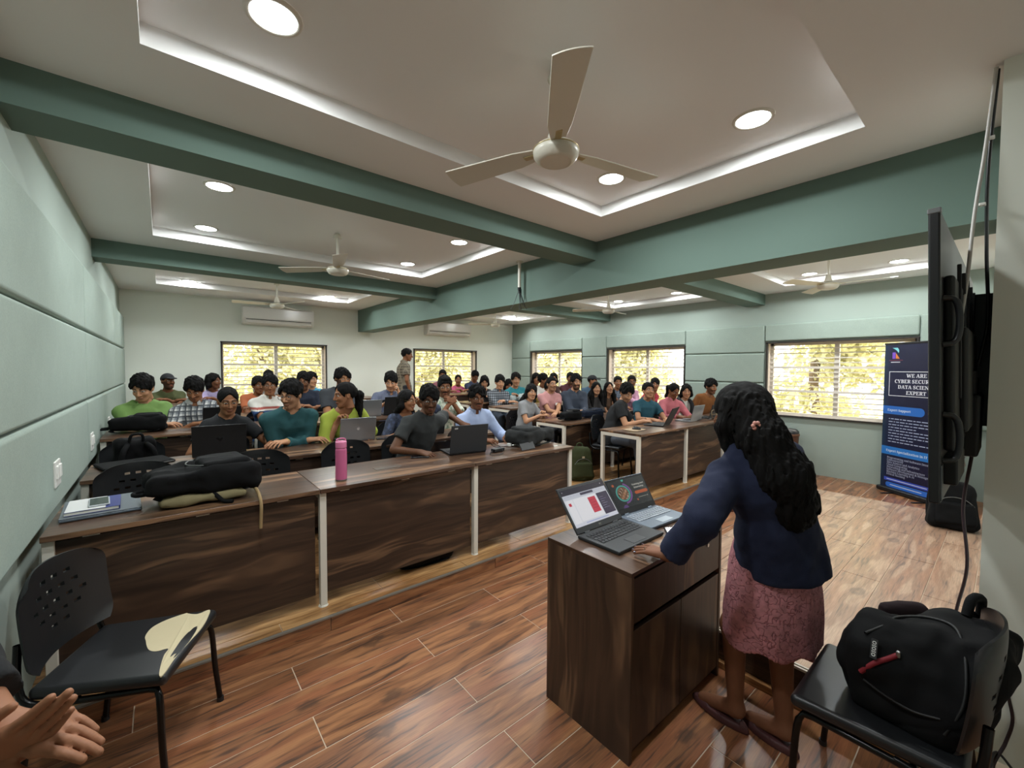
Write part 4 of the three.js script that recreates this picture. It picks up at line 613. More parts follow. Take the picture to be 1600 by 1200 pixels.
makePerson({ label: 'man in a cyan T-shirt beside the left back window, back row', short: 'man in the cyan T-shirt', head: [2.09, 1.37, -8.2], row: 5, look: 40, far: 1, skin: SK.d, hair: 'thick', s: 1.05, shirt: { c: '#3f8fb0', sleeve: 'short' } });
makePerson({ label: 'bearded man in a charcoal T-shirt behind the woman in lime green, third row', short: 'bearded man in the charcoal T-shirt', head: [1.96, 1.44, -6.1], row: 3, look: 28, pitch: 8, skin: SK.a, hair: 'thick', s: 1.08, build: 1.12, dx: -0.08, face: { beard: 0.95, mous: 0.9 }, shirt: { c: '#3a3d42', sleeve: 'short' } });
makePerson({ label: 'student with black hair almost hidden behind the bearded man in charcoal, back row', short: 'student hidden behind the bearded man', head: [2.71, 1.39, -8.2], row: 5, look: 10, far: 1, skin: SK.c, hair: 'thick', s: 1.02, shirt: { c: '#22242a', sleeve: 'short' } });
makePerson({ label: 'woman in a lime green top with a ponytail, face turned left, second row', short: 'woman in the lime green top', head: [1.47, 1.31, -4.5], row: 2, look: -68, pitch: 6, female: 1, skin: SK.b, hair: 'pony', hairO: { vol: 0.014 }, hip: [1.55, -4.76], turn: 6, s: 1.03, build: 1.08, arms: 'custom', armsAt: [[-0.2, 0.93, 0.26], [0.14, 0.79, 0.36]], hands: [{ dir: [0.3, 0.8, 0.4], pn: [0.5, 0, 0.8], curl: 1.0 }, {}], face: { lip: 0.45 }, shirt: { c: '#98a43c', sleeve: 'half', neck: 'v', loose: 0.004, name: 'top' } });
makePerson({ label: 'man in a blue striped shirt pointing at his cheek, looking at a phone, third row', short: 'man in the blue striped shirt', head: [2.60, 1.39, -5.9], row: 3, look: -6, pitch: 16, skin: SK.d, hair: 'thick', s: 1.07, hip: [2.56, -6.0], arms: 'custom', armsAt: [[-0.16, 0.86, 0.3], [0.13, 1.02, 0.2]], hands: [{ dir: [0.4, 0.5, 0.5], curl: 0.9 }, { dir: [-0.25, 1, -0.1], pn: [-1, 0, -0.3], curls: [0.1, 1.3, 1.4, 1.4] }], face: { mous: 0.3 }, shirt: { tex: tx.blueStripe, c: '#4a5268', collarC: '#565e76', sleeve: 'short', neck: 'collar', scale: 0.08 } });
makePerson({ label: 'woman with glasses in a denim blue kurta, hand at her mouth, second row', short: 'woman in the denim blue kurta', head: [2.23, 1.21, -4.6], row: 2, look: 52, pitch: 2, female: 1, skin: SK.b, hair: 'long', s: 1.0, glasses: { gold: 1 }, hip: [2.2, -4.74], arms: 'custom', armsAt: [[-0.12, 0.79, 0.36], [0.19, 1.06, 0.16]], hands: [{}, { dir: [-0.3, 0.9, 0.1], pn: [-0.9, 0, 0.2], curl: 1.1 }], shirt: { tex: tx.denim, c: '#2b3348', sleeve: 'half', neck: 'v', name: 'kurta' } });
makePerson({ label: 'dark-haired man in a dark grey T-shirt holding a laptop lid, front row', short: 'man in the dark grey T-shirt', head: [1.89, 1.31, -3.45], row: 1, look: 10, pitch: 14, near: 1.1, skin: SK.e, hair: 'fringe', s: 1.0, glasses: { w: 0.023 }, hip: [1.84, -3.7], turn: 6, arms: 'custom', armsAt: [[-0.21, 0.79, 0.45], [0.43, 0.96, 0.22]], poles: [[-0.8, -0.5, -0.5], [0.5, 0.2, -0.6]], hands: [{}, { dir: [0.55, -0.3, 0.75], pn: [0, -0.7, -0.5], curl: 0.9 }], face: { mous: 0.3, beard: 0.2 }, shirt: { c: '#2b2d2d', sleeve: 'short', loose: 0.004 } });
makePerson({ label: 'man with moustache and glasses resting his chin over clasped hands, second row', short: 'man with the clasped hands', head: [2.83, 1.35, -4.75], row: 2, look: 4, pitch: 4, skin: SK.c, hair: 'swept', s: 1.06, hip: [2.83, -4.86], arms: 'custom', armsAt: [[-0.0, 1.06, 0.27], [0.05, 1.07, 0.27]], poles: [[-0.5, -1, 0.5], [0.5, -1, 0.5]], hands: [{ dir: [0.75, 0.55, 0.2], pn: [0.2, -0.3, -0.9], curl: 1.0 }, { dir: [-0.75, 0.5, 0.2], pn: [-0.2, -0.3, -0.9], curl: 1.0 }], glasses: { gold: 1 }, face: { mous: 0.95, beard: 0.55 }, shirt: { tex: tx.leaf, c: '#b9c2ae', collarC: '#bcc4b2', sleeve: 'short', neck: 'collar' } });
makePerson({ label: 'man with glasses and moustache in a light blue long-sleeved shirt, front row', short: 'man in the light blue shirt', head: [2.57, 1.28, -3.65], row: 1, look: 16, pitch: 4, near: 1.1, skin: SK.c, hair: 'curly', s: 0.95, glasses: {}, hip: [2.62, -3.78], turn: -2, arms: 'custom', armsAt: [[-0.14, 0.79, 0.4], [0.18, 0.79, 0.36]], face: { mous: 0.8, beard: 0.35 }, shirt: { c: '#a3b1d0', sleeve: 'long', neck: 'collar', loose: 0.006 } });
makePerson({ label: 'woman in a bright pink top in front of the right back window, back row', short: 'woman in the bright pink top', head: [5.37, 1.32, -8.4], row: 5, look: 5, far: 1, female: 1, skin: SK.b, hair: 'pony', s: 0.97, shirt: { c: '#c25a7c', sleeve: 'half', name: 'top' } });
makePerson({ label: 'man with short hair behind the clasped-hands man, back row', short: 'short-haired man in the back row', head: [4.89, 1.43, -8.3], row: 5, look: 0, far: 1, skin: SK.c, hair: 'short', shirt: { c: '#7c4a52', sleeve: 'short' } });
makePerson({ label: 'man in a slate blue T-shirt looking down, back row beside the right back window', short: 'man in the slate blue T-shirt', head: [5.71, 1.41, -8.2], row: 5, look: 25, pitch: 30, far: 1, skin: SK.c, hair: 'short', s: 1.03, shirt: { c: '#39425a', sleeve: 'short' } });
makePerson({ label: 'woman with tied hair and a black and grey shawl looking down, fourth row', short: 'woman in the black and grey shawl', head: [5.26, 1.31, -7.2], row: 4, look: 5, pitch: 22, far: 1, female: 1, skin: SK.d, hair: 'mop', s: 0.98, shirt: { c: '#2d2d30', sleeve: 'long', neck: 'v' } });
makePerson({ label: 'man in a dark checked shirt at the aisle end of the third row', short: 'man in the dark checked shirt', head: [4.81, 1.34, -6.1], row: 3, look: 18, pitch: 8, skin: SK.d, hair: 'thick', arms: 'fold', shirt: { tex: tx.darkPlaid, c: '#4a4d54', collarC: '#5a5e66', sleeve: 'long', neck: 'collar', scale: 0.085 } });
makePerson({ label: 'woman in a pink top hidden behind the teal striped T-shirt, fourth row', short: 'woman in pink behind the striped T-shirt', head: [6.01, 1.22, -7.3], row: 4, look: 20, pitch: 20, far: 1, female: 1, skin: SK.b, hair: 'mop', shirt: { c: '#c9506a', sleeve: 'half' } });
makePerson({ label: 'man in a teal and white striped long-sleeved T-shirt, third row', short: 'man in the teal and white striped T-shirt', head: [5.20, 1.38, -6.1], row: 3, look: 14, skin: SK.d, hair: 'thick', dx: 0.08, arms: 'cross', shirt: { c: '#2f7f86', sleeve: 'long', bands: [[0.78, '#2b7d86'], [0.58, '#c9d2d0'], [0.53, '#2b7d86'], [0.35, '#d2d8d6'], [0.16, '#2b7d86'], [0, '#c9d2d0']] } });
makePerson({ label: 'woman in a white top beside the side window nearest the back, fourth row', short: 'woman in the white top', head: [6.77, 1.36, -7.2], row: 4, look: 30, far: 1, female: 1, skin: SK.b, hair: 'mop', shirt: { c: '#cfcac2', sleeve: 'half' } });
makePerson({ label: 'man in a white T-shirt turned away to the right, behind the pink T-shirt', short: 'man in the white T-shirt', head: [6.25, 1.355, -6.42], row: 3, look: 75, far: 1, skin: SK.c, hair: 'thick', shirt: { c: '#d4d0ca', sleeve: 'short' }, hip: [6.25, -6.5] });
makePerson({ label: 'woman in a light grey T-shirt sitting sideways at the aisle, second row', short: 'woman in the light grey T-shirt', head: [4.41, 1.23, -4.8], row: 2, look: 22, pitch: 0, roll: -6, female: 1, skin: SK.d, hair: 'fringe', hairO: { side: -0.03, nape: -0.075, long: 0.3 }, s: 0.95, turn: 8, hip: [4.33, -4.86], arms: 'custom', armsAt: [[0.04, 0.8, 0.28], [0.16, 0.83, 0.24]], face: { lip: 0.45 }, pants: jeans[3], shirt: { c: '#87888a', sleeve: 'short', name: 'tee' } });
makePerson({ label: 'man with glasses in a salmon pink T-shirt with a white name sticker, second row', short: 'man in the salmon pink T-shirt', head: [4.96, 1.34, -4.9], row: 2, look: 28, pitch: -4, skin: SK.d, hair: 'short', hairO: { vol: 0.012 }, glasses: {}, s: 0.95, hip: [4.96, -4.98], arms: 'fold', face: { beard: 0.45, mous: 0.5 }, shirt: { c: '#b98583', sleeve: 'short', extra: ({ garment, N }) => mesh('name_sticker', rbox(0.055, 0.04, 0.004, 0.001, 0.085, N[1] - 0.17, 0.146), std(0xe8e6e2, 0.7), garment) } });
makePerson({ label: 'man in a mustard shirt hunching low behind the salmon pink T-shirt, third row', short: 'hunching man in the mustard shirt', head: [5.81, 1.215, -5.82], row: 3, look: 10, pitch: 14, far: 1, skin: SK.c, hair: 'fringe', face: { mous: 0.5 }, hip: [5.8, -6.0], shirt: { c: '#a58a3a', sleeve: 'short' } });
makePerson({ label: 'woman with dark hair behind the salmon pink T-shirt, near the side window, fourth row', short: 'dark-haired woman near the side window', head: [7.1, 1.36, -6.95], row: 4, look: 10, far: 1, female: 1, skin: SK.b, hair: 'mop', shirt: { c: '#4a3230', sleeve: 'half' } });
makePerson({ label: 'man in a maroon shirt behind the dark blue shirt, third row', short: 'man in the maroon shirt', head: [6.86, 1.39, -6.2], row: 3, look: 10, far: 1, skin: SK.c, hair: 'short', shirt: { c: '#4a2328', sleeve: 'long', neck: 'collar', collarC: '#4a2328' } });
makePerson({ label: 'bearded man in a slate blue long-sleeved shirt with folded arms, second row', short: 'bearded man in the slate blue shirt', head: [5.45, 1.37, -4.8], row: 2, look: 22, skin: SK.d, hair: 'thick', s: 1.02, build: 1.08, arms: 'fold', face: { beard: 0.9, mous: 0.8 }, shirt: { c: '#39404d', sleeve: 'long', neck: 'collar', collarC: '#3d4452' } });
makePerson({ label: 'student in a black cap and blue shirt turned away, third row by the green wall', short: 'student in the black cap', head: [7.2, 1.335, -5.86], row: 3, look: 70, far: 1, skin: SK.b, hair: 'cap', capC: '#17181b', shirt: { c: '#3d5468', sleeve: 'short' }, hip: [7.2, -6.0] });
makePerson({ label: 'woman with long loose hair next to the slate blue shirt, second row', short: 'woman with long loose hair', build: 0.86, head: [5.90, 1.255, -4.72], row: 2, look: 18, female: 1, skin: SK.d, hair: 'long', hairO: { longSide: 1 }, s: 0.88, arms: 'lap', face: { lip: 0.45 }, shirt: { c: '#33302f', sleeve: 'half' } });
makePerson({ label: 'woman with long hair in a sleeveless brown top, head tilted back, second row', short: 'woman in the sleeveless brown top', build: 0.86, head: [6.26, 1.25, -4.72], row: 2, look: 22, pitch: -12, female: 1, skin: SK.f, hair: 'long', hairO: { longSide: 1 }, s: 0.88, arms: 'lap', face: { lip: 0.45, squint: 1 }, shirt: { c: '#4f3a2a', sleeve: 'none', neck: 'wide' } });
makePerson({ label: 'man in a grey checked shirt before the middle side window, behind the black T-shirt', short: 'man in the grey checked shirt', build: 0.86, head: [6.64, 1.345, -4.8], row: 2, look: 10, far: 1, skin: SK.b, hair: 'short', s: 0.9, shirt: { tex: tx.greyCheck, c: '#4a5262', sleeve: 'short', scale: 0.07 } });
makePerson({ label: 'man with glasses in a pale pink shirt in front of the middle side window', short: 'man in the pale pink shirt', build: 0.86, head: [7.03, 1.35, -4.76], row: 2, look: 5, far: 1, skin: SK.c, hair: 'short', s: 0.95, glasses: {}, face: { mous: 0.7 }, shirt: { c: '#c795ac', sleeve: 'long', neck: 'collar', collarC: '#cb9cb2' } });
makePerson({ label: 'man in a black T-shirt typing at the aisle end of the right front desk', short: 'man in the black T-shirt', head: [5.05, 1.26, -3.5], row: 1, look: 30, pitch: 26, skin: SK.d, hair: 'thick', s: 1.02, hip: [4.85, -3.62], turn: 22, arms: 'custom', armsAt: [[0.03, 0.8, 0.44], [0.22, 0.8, 0.42]], face: { beard: 0.4, mous: 0.4 }, shirt: { c: '#141517', sleeve: 'short', loose: 0.005 } });
makePerson({ label: 'man in a teal polo shirt looking up at the screen, right front row', short: 'man in the teal polo shirt', head: [5.68, 1.27, -3.55], row: 1, look: 24, pitch: -8, skin: SK.f, hair: 'short', s: 0.96, arms: 'rest', shirt: { c: '#23505f', collarC: '#28596a', sleeve: 'short', neck: 'collar' } });
makePerson({ label: 'woman in a red top hiding her mouth behind her hand, second row', short: 'woman in the red top', build: 0.86, head: [7.37, 1.3, -4.46], row: 2, look: 5, female: 1, skin: SK.b, hair: 'fringe', s: 0.95, hip: [7.3, -4.72], turn: -20, arms: 'custom', armsAt: [[-0.05, 0.8, 0.3], [0.12, 1.0, 0.22]], hands: [{}, { dir: [-0.3, 1, 0], pn: [-0.8, 0, -0.4], curl: 0.9 }], shirt: { c: '#b3364a', sleeve: 'short' } });
makePerson({ label: 'woman in a coral pink shirt looking down at papers, right front row', short: 'woman in the coral pink shirt', head: [6.34, 1.25, -3.5], row: 1, look: 34, pitch: 26, female: 1, skin: SK.c, hair: 'pony', s: 0.95, build: 1.1, arms: 'rest', shirt: { c: '#b8666e', collarC: '#c07078', sleeve: 'long', neck: 'collar' } });
makePerson({ label: 'woman with a black scarf over a white top, right front row', short: 'woman with the black scarf', build: 0.86, head: [6.9, 1.22, -3.58], row: 1, look: 8, pitch: 4, female: 1, skin: SK.f, hair: 'mop', s: 0.92, arms: 'lap', shirt: { c: '#c9c4bb', sleeve: 'half' }, extra: ({ t, N }) => mesh('scarf', [-1, 1].map((q) => tube([[q * 0.02, N[1] + 0.03, -0.08], [q * 0.085, N[1] + 0.02, 0.0], [q * 0.09, N[1] - 0.06, 0.12], [q * 0.07, N[1] - 0.2, 0.15], [q * 0.06, N[1] - 0.34, 0.14]], 0.032, 20, 8)), cloth('#1b1b1d'), t) });
makePerson({ label: 'bearded man in a rust brown T-shirt at the wall end of the right front row', short: 'man in the rust brown T-shirt', head: [7.25, 1.30, -3.32], row: 1, look: 40, pitch: 8, skin: SK.b, hair: 'thick', s: 1.0, hip: [7.22, -3.56], face: { beard: 0.7, mous: 0.6 }, arms: 'lap', shirt: { c: '#7a4a20', sleeve: 'short' } });

// ---------- laptops ----------
const keyMat = std(0x222326, 0.55), silverMat = std(0x9a9da1, 0.35, { metalness: 0.7 }), slateMat = std(0x6d7884, 0.4, { metalness: 0.5 }), darkLid = std(0x17181a, 0.45), greyLid = std(0x2b2d30, 0.5);
const uiTex = canvasTex(640, 400, (g, w, h) => {
  g.fillStyle = '#dcdfe6'; g.fillRect(0, 0, w, h); g.fillStyle = '#3b3742'; g.fillRect(0, 0, w, 62); g.fillStyle = '#c9ccd6'; g.fillRect(0, 62, w, 50); g.fillStyle = '#b9bccb'; for (let i = 0; i < 14; i++) g.fillRect(20 + i * 42, 78, 30, 7); g.fillStyle = '#4a4556'; g.fillRect(250, 70, 190, 26);
  g.fillStyle = '#ececf0'; g.fillRect(20, 118, 90, 262); g.fillRect(120, 118, 330, 240); g.fillStyle = '#c43a4c'; g.fillRect(42, 150, 34, 32); g.fillStyle = '#c94355'; g.fillRect(320, 140, 110, 170); g.fillStyle = '#8d2d3b'; for (let i = 0; i < 4; i++) g.fillRect(340, 170 + i * 30, 70, 4); g.fillStyle = '#463f52'; g.fillRect(462, 120, 170, 240); g.fillStyle = '#8c86a0'; for (let i = 0; i < 6; i++) g.fillRect(484, 170 + i * 24, 60 + 30 * (i % 2), 4); g.fillStyle = '#d7d9e4'; g.fillRect(0, 366, w, 34); g.fillStyle = '#aab4d8'; g.fillRect(160, 374, 330, 10); g.fillStyle = '#e8e8ee'; g.fillRect(20, 20, 8, 8); g.fillRect(590, 20, 10, 10);
});
const slideTex = canvasTex(640, 400, (g, w, h) => {
  g.fillStyle = '#3d4042'; g.fillRect(0, 0, w, h); const arc = (x, y, r, lw, c, a, b) => { g.strokeStyle = c; g.lineWidth = lw; g.beginPath(); g.arc(x, y, r, a, b); g.stroke(); };
  g.save(); g.beginPath(); g.arc(190, 195, 92, 0, 7); g.clip(); g.fillStyle = '#8a6a52'; g.fillRect(0, 0, w, h); for (let i = 0; i < 26; i++) { g.fillStyle = ['#c9a184', '#6e4638', '#b57f5f', '#d7c2ae'][i % 4]; g.fillRect(100 + (i * 53) % 180, 105 + (i * 37) % 180, 26, 34); } g.restore();
  arc(190, 195, 108, 24, '#5fb3a6', 0, 7); arc(190, 195, 140, 26, '#8a5fa0', -1.2, 1.6); g.fillStyle = '#c96a4a'; g.beginPath(); g.arc(70, 60, 20, 0, 7); g.arc(395, 330, 14, 0, 7); g.fill(); g.fillStyle = '#59c2ac'; g.beginPath(); g.arc(255, 10, 22, 0, 7); g.fill(); g.fillStyle = '#6d5588'; g.beginPath(); g.arc(150, 400, 44, 0, 7); g.fill();
  g.fillStyle = '#e9e6d8'; g.font = 'bold 36px sans-serif'; g.textAlign = 'center'; g.fillText('Training And', 500, 120); g.fillText('Internship', 500, 165); g.fillStyle = '#d0683f'; g.beginPath(); g.roundRect(390, 205, 240, 46, 22); g.fill(); g.fillStyle = '#b9b6aa'; g.fillRect(420, 300, 150, 6); g.fillRect(585, 292, 14, 20);
});
const keysGeo = (() => { const L = []; for (let r = 0; r < 5; r++) for (let c = 0; c < 14; c++) { if (r === 4 && c > 4 && c < 9) continue; L.push(rbox(0.0155, 0.0025, 0.0145, 0.001, (c - 6.5) * 0.0185 + (r % 2) * 0.003, 0, r * 0.018, 1)); } L.push(rbox(0.07, 0.0025, 0.0145, 0.001, 0, 0, 4 * 0.018, 1)); return merge(L); })();
function laptop(o) { // local: x width, hinge at z = 0, keyboard towards +z, lid rises from the hinge; front of the base faces +z
  const w = o.w ?? 0.34, d = o.d ?? 0.235, t = thing('laptop', o.label, 'laptop', o.at, (o.turn ?? 0) * RAD, 'laptops'), bm = o.base ?? darkLid, lm = o.lid ?? darkLid, ti = (o.tilt ?? 15) * RAD;
  mesh('base', rbox(w, 0.016, d, 0.005, 0, 0.009, d / 2), bm, t);
  const kb = mesh('keyboard', keysGeo, o.keys ?? keyMat, t); kb.position.set(0, 0.0185, d * 0.17); kb.scale.set(w * 0.88 / 0.26, 1, d * 0.45 / 0.09);
  mesh('trackpad', rbox(0.1, 0.0012, d * 0.24, 0.0005, 0, 0.0175, d * 0.82), o.pad ?? std(0x2b2c2f, 0.35), t);
  const lid = mesh('lid', rbox(w, d, 0.007, 0.003, 0, d / 2, -0.0035), lm, t); lid.position.y = 0.016; lid.rotation.x = -ti;
  mesh('bezel', rbox(w - 0.004, d - 0.006, 0.002, 0.0008, 0, d / 2, 0.0008), o.bezel ?? blackMatte, lid);
  const b = o.screenTex ? 0.012 : 0.012, g = new THREE.PlaneGeometry(w - 2 * b, d - (o.screenTex ? 0.045 : 0.035)).translate(0, d / 2 + 0.008, 0.0022);
  mesh('screen', g, o.screenTex ? std(0x000000, 0.25, { emissive: 0xffffff, emissiveMap: o.screenTex, emissiveIntensity: o.glow ?? 0.14 }) : std(0x101114, 0.2), lid);
  for (const q of [-1, 1]) mesh('hinge', rod([q * w * 0.36, 0.015, 0], [q * w * 0.26, 0.015, 0], 0.006), lm, t);
  if (o.logo) mesh('logo', o.logo(d).rotateY(Math.PI).translate(0, d * 0.52, -0.0078), o.logoMat ?? chrome, lid);
  if (o.mark) mesh('logo', o.mark, o.logoMat ?? chrome, lid);
  return t;
}
const discLogo = () => new THREE.CircleGeometry(0.016, 24), chevron = () => { const s = new THREE.Shape(); s.moveTo(-0.03, 0.014); s.lineTo(-0.01, 0.014); s.lineTo(0, 0.006); s.lineTo(0.01, 0.014); s.lineTo(0.03, 0.014); s.lineTo(0, -0.022); s.closePath(); return new THREE.ShapeGeometry(s); };
laptop({ label: 'open black laptop showing a light page with a red box, left on the lectern', at: [1.685, 0.79, -1.305], turn: 0, w: 0.36, d: 0.238, tilt: 38, screenTex: uiTex, glow: 0.17, bezel: std(0x2a2b2d, 0.5), base: std(0x26282a, 0.5), lid: std(0x2b2d2f, 0.5), mark: new THREE.CircleGeometry(0.007, 20).scale(1.6, 1, 1).translate(0, 0.015, 0.0022) });
laptop({ label: 'open silver laptop showing a dark training slide, right on the lectern', at: [2.04, 0.79, -1.325], turn: -3, w: 0.335, d: 0.2, tilt: 32, screenTex: slideTex, glow: 0.12, base: slateMat, lid: slateMat, keys: std(0x9aa2ab, 0.4), pad: std(0x8f99a3, 0.3) });
laptop({ label: 'open black laptop with dark heart-like emblem in front of the woman in black', at: [0.367, floorY[2] + 0.756, -4.31], turn: 176, w: 0.38, d: 0.26, tilt: 14, logo: chevron, logoMat: std(0x050506, 0.15, { metalness: 0.6 }) });
laptop({ label: 'open silver laptop with round logo in front of the woman in lime green', at: [1.53, floorY[2] + 0.756, -4.30], turn: 178, w: 0.36, d: 0.235, tilt: 12, lid: silverMat, base: silverMat, logo: discLogo, logoMat: std(0xd2d3d5, 0.2, { metalness: 0.6 }) });
laptop({ label: 'open dark grey laptop whose lid the man in the dark grey T-shirt holds', at: [2.06, floorY[1] + 0.756, -3.06], turn: 170, w: 0.35, d: 0.25, tilt: 10, lid: greyLid, mark: rbox(0.03, 0.012, 0.001, 0.0005, 0.13, 0.225, -0.008), logoMat: std(0xb9b9b6, 0.4) });
laptop({ label: 'open black laptop in front of the man in black and white plaid', at: [0.47, floorY[3] + 0.756, -5.3], turn: 184, w: 0.33, d: 0.22, tilt: 18 });
laptop({ label: 'open black laptop in front of the man in the blue striped shirt', at: [2.42, floorY[3] + 0.756, -5.35], turn: 176, w: 0.33, d: 0.24, tilt: 14 });
laptop({ label: 'open black tablet-like laptop beside the woman in denim blue', at: [2.36, floorY[2] + 0.756, -4.2], turn: 168, w: 0.24, d: 0.17, tilt: 16 });
laptop({ label: 'open grey laptop in the third row behind the ponytail of the woman in lime green', at: [2.05, floorY[3] + 0.756, -5.32], turn: 182, w: 0.31, d: 0.21, tilt: 12, lid: silverMat, base: silverMat });
laptop({ label: 'open black laptop seen from the side, used by the man in the black T-shirt', at: [5.2, floorY[1] + 0.756, -2.96], turn: 196, w: 0.38, d: 0.26, tilt: 26 });
laptop({ label: 'open silver laptop in front of the woman in coral pink', at: [5.95, floorY[1] + 0.756, -2.94], turn: 182, w: 0.34, d: 0.23, tilt: 14, lid: silverMat, base: silverMat });
laptop({ label: 'open small black laptop before the woman with the black scarf', at: [6.55, floorY[1] + 0.756, -2.95], turn: 180, w: 0.32, d: 0.21, tilt: 14 });

// ---------- bags ----------
const nylon = (c) => new THREE.MeshPhysicalMaterial({ color: c, roughness: 0.85, specularIntensity: 0.35, bumpMap: weaveBump, bumpScale: 0.0008 }), bagBlack = nylon(0x0e0e0f), bagGrey = nylon(0x2b2c2c), bagNavy = nylon(0x161d2b), bagOlive = nylon(0x3a3f28), khaki = nylon(0x7d7355), zipMat = std(0x6a6a68, 0.4, { metalness: 0.6 });
function blob(hx, hy, hz, r, seed, amp = 0.02, cell = 0.012, taper = 0.25) { // soft box standing on y = 0, upright pack narrows towards the top
  return nets((x, y, z) => { const yy = y - hy, k = 1 - taper * clamp((yy + hy) / (2 * hy), 0, 1); return sRBox(x / k, yy, z / k, hx, hy, hz, r) * k + (vn3(x * 11 + seed, y * 9, z * 11) - 0.5) * amp * 2 + (vn3(x * 30 + seed, y * 22, z * 30) - 0.5) * amp * 0.7; }, [-hx - 0.05, -0.04, -hz - 0.05], [hx + 0.05, 2 * hy + 0.05, hz + 0.05], cell);
}
function backpack(o) { // upright local frame: y up, front pocket at +z, straps at -z
  const t = thing('backpack', o.label, 'backpack', o.at, 0, 'bags'); t.rotation.set(...(o.rot ?? [0, 0, 0]), 'YXZ'); const [w, h, d] = o.size, m = o.mat ?? bagBlack, sd = o.seed ?? 1, hx = w / 2, hz = d / 2;
  mesh('main_body', blob(hx, h / 2, hz, Math.min(hx, hz) * 0.6, sd, o.amp ?? 0.015, o.cell ?? 0.013), m, t);
  mesh('front_pocket', blob(hx * 0.8, h * 0.24, hz * 0.5, hz * 0.35, sd + 9, 0.008, 0.011, 0.1).translate(0, h * 0.08, hz * 0.78), o.pocket ?? m, t);
  mesh('zipper', tube([[-hx * 0.7, h * 0.5, hz * 1.0], [-hx * 0.4, h * 0.62, hz * 0.98], [0, h * 0.66, hz * 0.97], [hx * 0.4, h * 0.62, hz * 0.98], [hx * 0.7, h * 0.5, hz * 1.0]], 0.004, 20, 5), zipMat, t);
  mesh('handle', tube([[-0.045, h * 0.96, -hz * 0.5], [-0.03, h + 0.045, -hz * 0.55], [0.03, h + 0.045, -hz * 0.55], [0.045, h * 0.96, -hz * 0.5]], 0.011, 14, 6), m, t);
  for (const s of [-1, 1]) { const g = tube([[s * hx * 0.35, h * 0.93, -hz * 0.75], [s * hx * 0.55, h * 0.85, -hz - 0.045], [s * hx * 0.7, h * 0.5, -hz - 0.07], [s * hx * 0.75, h * 0.22, -hz - 0.04], [s * hx * 0.8, h * 0.1, -hz * 0.7]], 0.02, 20, 8); g.scale(1, 1, 1); mesh('strap', g, o.strap ?? m, t); }
  if (o.badge) mesh('badge', o.badge, o.badgeMat ?? std(0xd8d8d2, 0.5), t);
  return t;
}
function settle(t, lift = 0) { let m = 9; const b = t.children.find((c) => c.name === 'main_body'); b.geometry.computeBoundingBox(); const y0 = b.geometry.boundingBox.min.y; for (const c of t.children) if (c.name === 'strap' || c.name === 'handle') { const p = c.geometry.attributes.position; for (let i = 0; i < p.count; i++) if (p.getY(i) < y0 + 0.02) p.setY(i, y0 - 0.004 + Math.max(0, 0.024 + (p.getY(i) - y0 - 0.02) * 0.15)); c.geometry.computeVertexNormals(); } for (const c of t.children) { c.geometry.computeBoundingBox(); m = Math.min(m, c.geometry.boundingBox.min.y + c.position.y); } for (const c of t.children) c.geometry.translate(0, lift + 0.001 - m, 0); }
const D1 = floorY[1] + 0.757, D2 = floorY[2] + 0.757, D3 = floorY[3] + 0.757;
{ // backpack lying on the front desk, khaki straps side underneath
  const t = backpack({ label: 'black backpack lying flat over khaki padding on the front desk', at: [0.42, D1 + 0.175, -3.06], rot: [0, Math.PI / 2 + 0.06, 0], size: [0.36, 0.5, 0.165], seed: 3, amp: 0.02 });
  t.rotation.set(0, 0, 0); t.position.set(0.17, D1, -3.06); for (const c of [...t.children]) { c.geometry = c.geometry.clone().rotateX(-Math.PI / 2).rotateY(Math.PI / 2 + 0.12).translate(0.25, 0.155, 0.06); } settle(t, 0.03);
  mesh('back_padding', blob(0.2, 0.026, 0.16, 0.024, 31, 0.01, 0.011, 0.02).translate(0, 0.006, 0.09), khaki, t);
  mesh('webbing_strap', tube([[0.2, 0.05, 0.14], [0.235, 0.045, 0.2], [0.245, 0.01, 0.33], [0.247, -0.03, 0.352], [0.245, -0.1, 0.352], [0.243, -0.16, 0.35]], 0.009, 24, 6).scale(1.0, 1, 1), std(0x9a815a, 0.85), t);
  mesh('buckle_strap', tube([[0.02, 0.07, 0.2], [0.05, 0.04, 0.24], [0.08, 0.012, 0.28], [0.12, 0.008, 0.3]], 0.012, 16, 6), bagBlack, t);
}
{ const t = backpack({ label: 'dark grey backpack lying at the aisle end of the front desk', at: [2.78, D1, -3.05], size: [0.3, 0.48, 0.15], mat: bagGrey, seed: 5, amp: 0.018 }); for (const c of [...t.children]) c.geometry = c.geometry.clone().rotateX(-Math.PI / 2).rotateY(-1.45).translate(-0.2, 0.1, 0.02); settle(t); mesh('badge', rbox(0.05, 0.002, 0.03, 0.001, 0.16, 0.1, 0.19).rotateX(0.5), std(0xd2d2cc, 0.5), t); }
{ const t = backpack({ label: 'black backpack on the second-row desk by the left wall, curved straps facing forward', at: [-0.2, D2 - 0.3, -4.78], rot: [-0.2, Math.PI + 0.2, 0], size: [0.34, 0.46, 0.17], seed: 7 }); t.position.y = floorY[2] + 0.46; }
chair(-0.2, floorY[2], -4.82, 0.05, 'black plastic chair under the strapped backpack, second row by the left wall');
{ const t = backpack({ label: 'black duffel-like bag lying on the third-row desk by the left wall', at: [-0.17, D3, -5.42], size: [0.26, 0.44, 0.15], seed: 11, amp: 0.016 }); for (const c of [...t.children]) c.geometry = c.geometry.clone().rotateX(-Math.PI / 2).rotateY(1.5).translate(0.2, 0.1, 0.0); settle(t); }
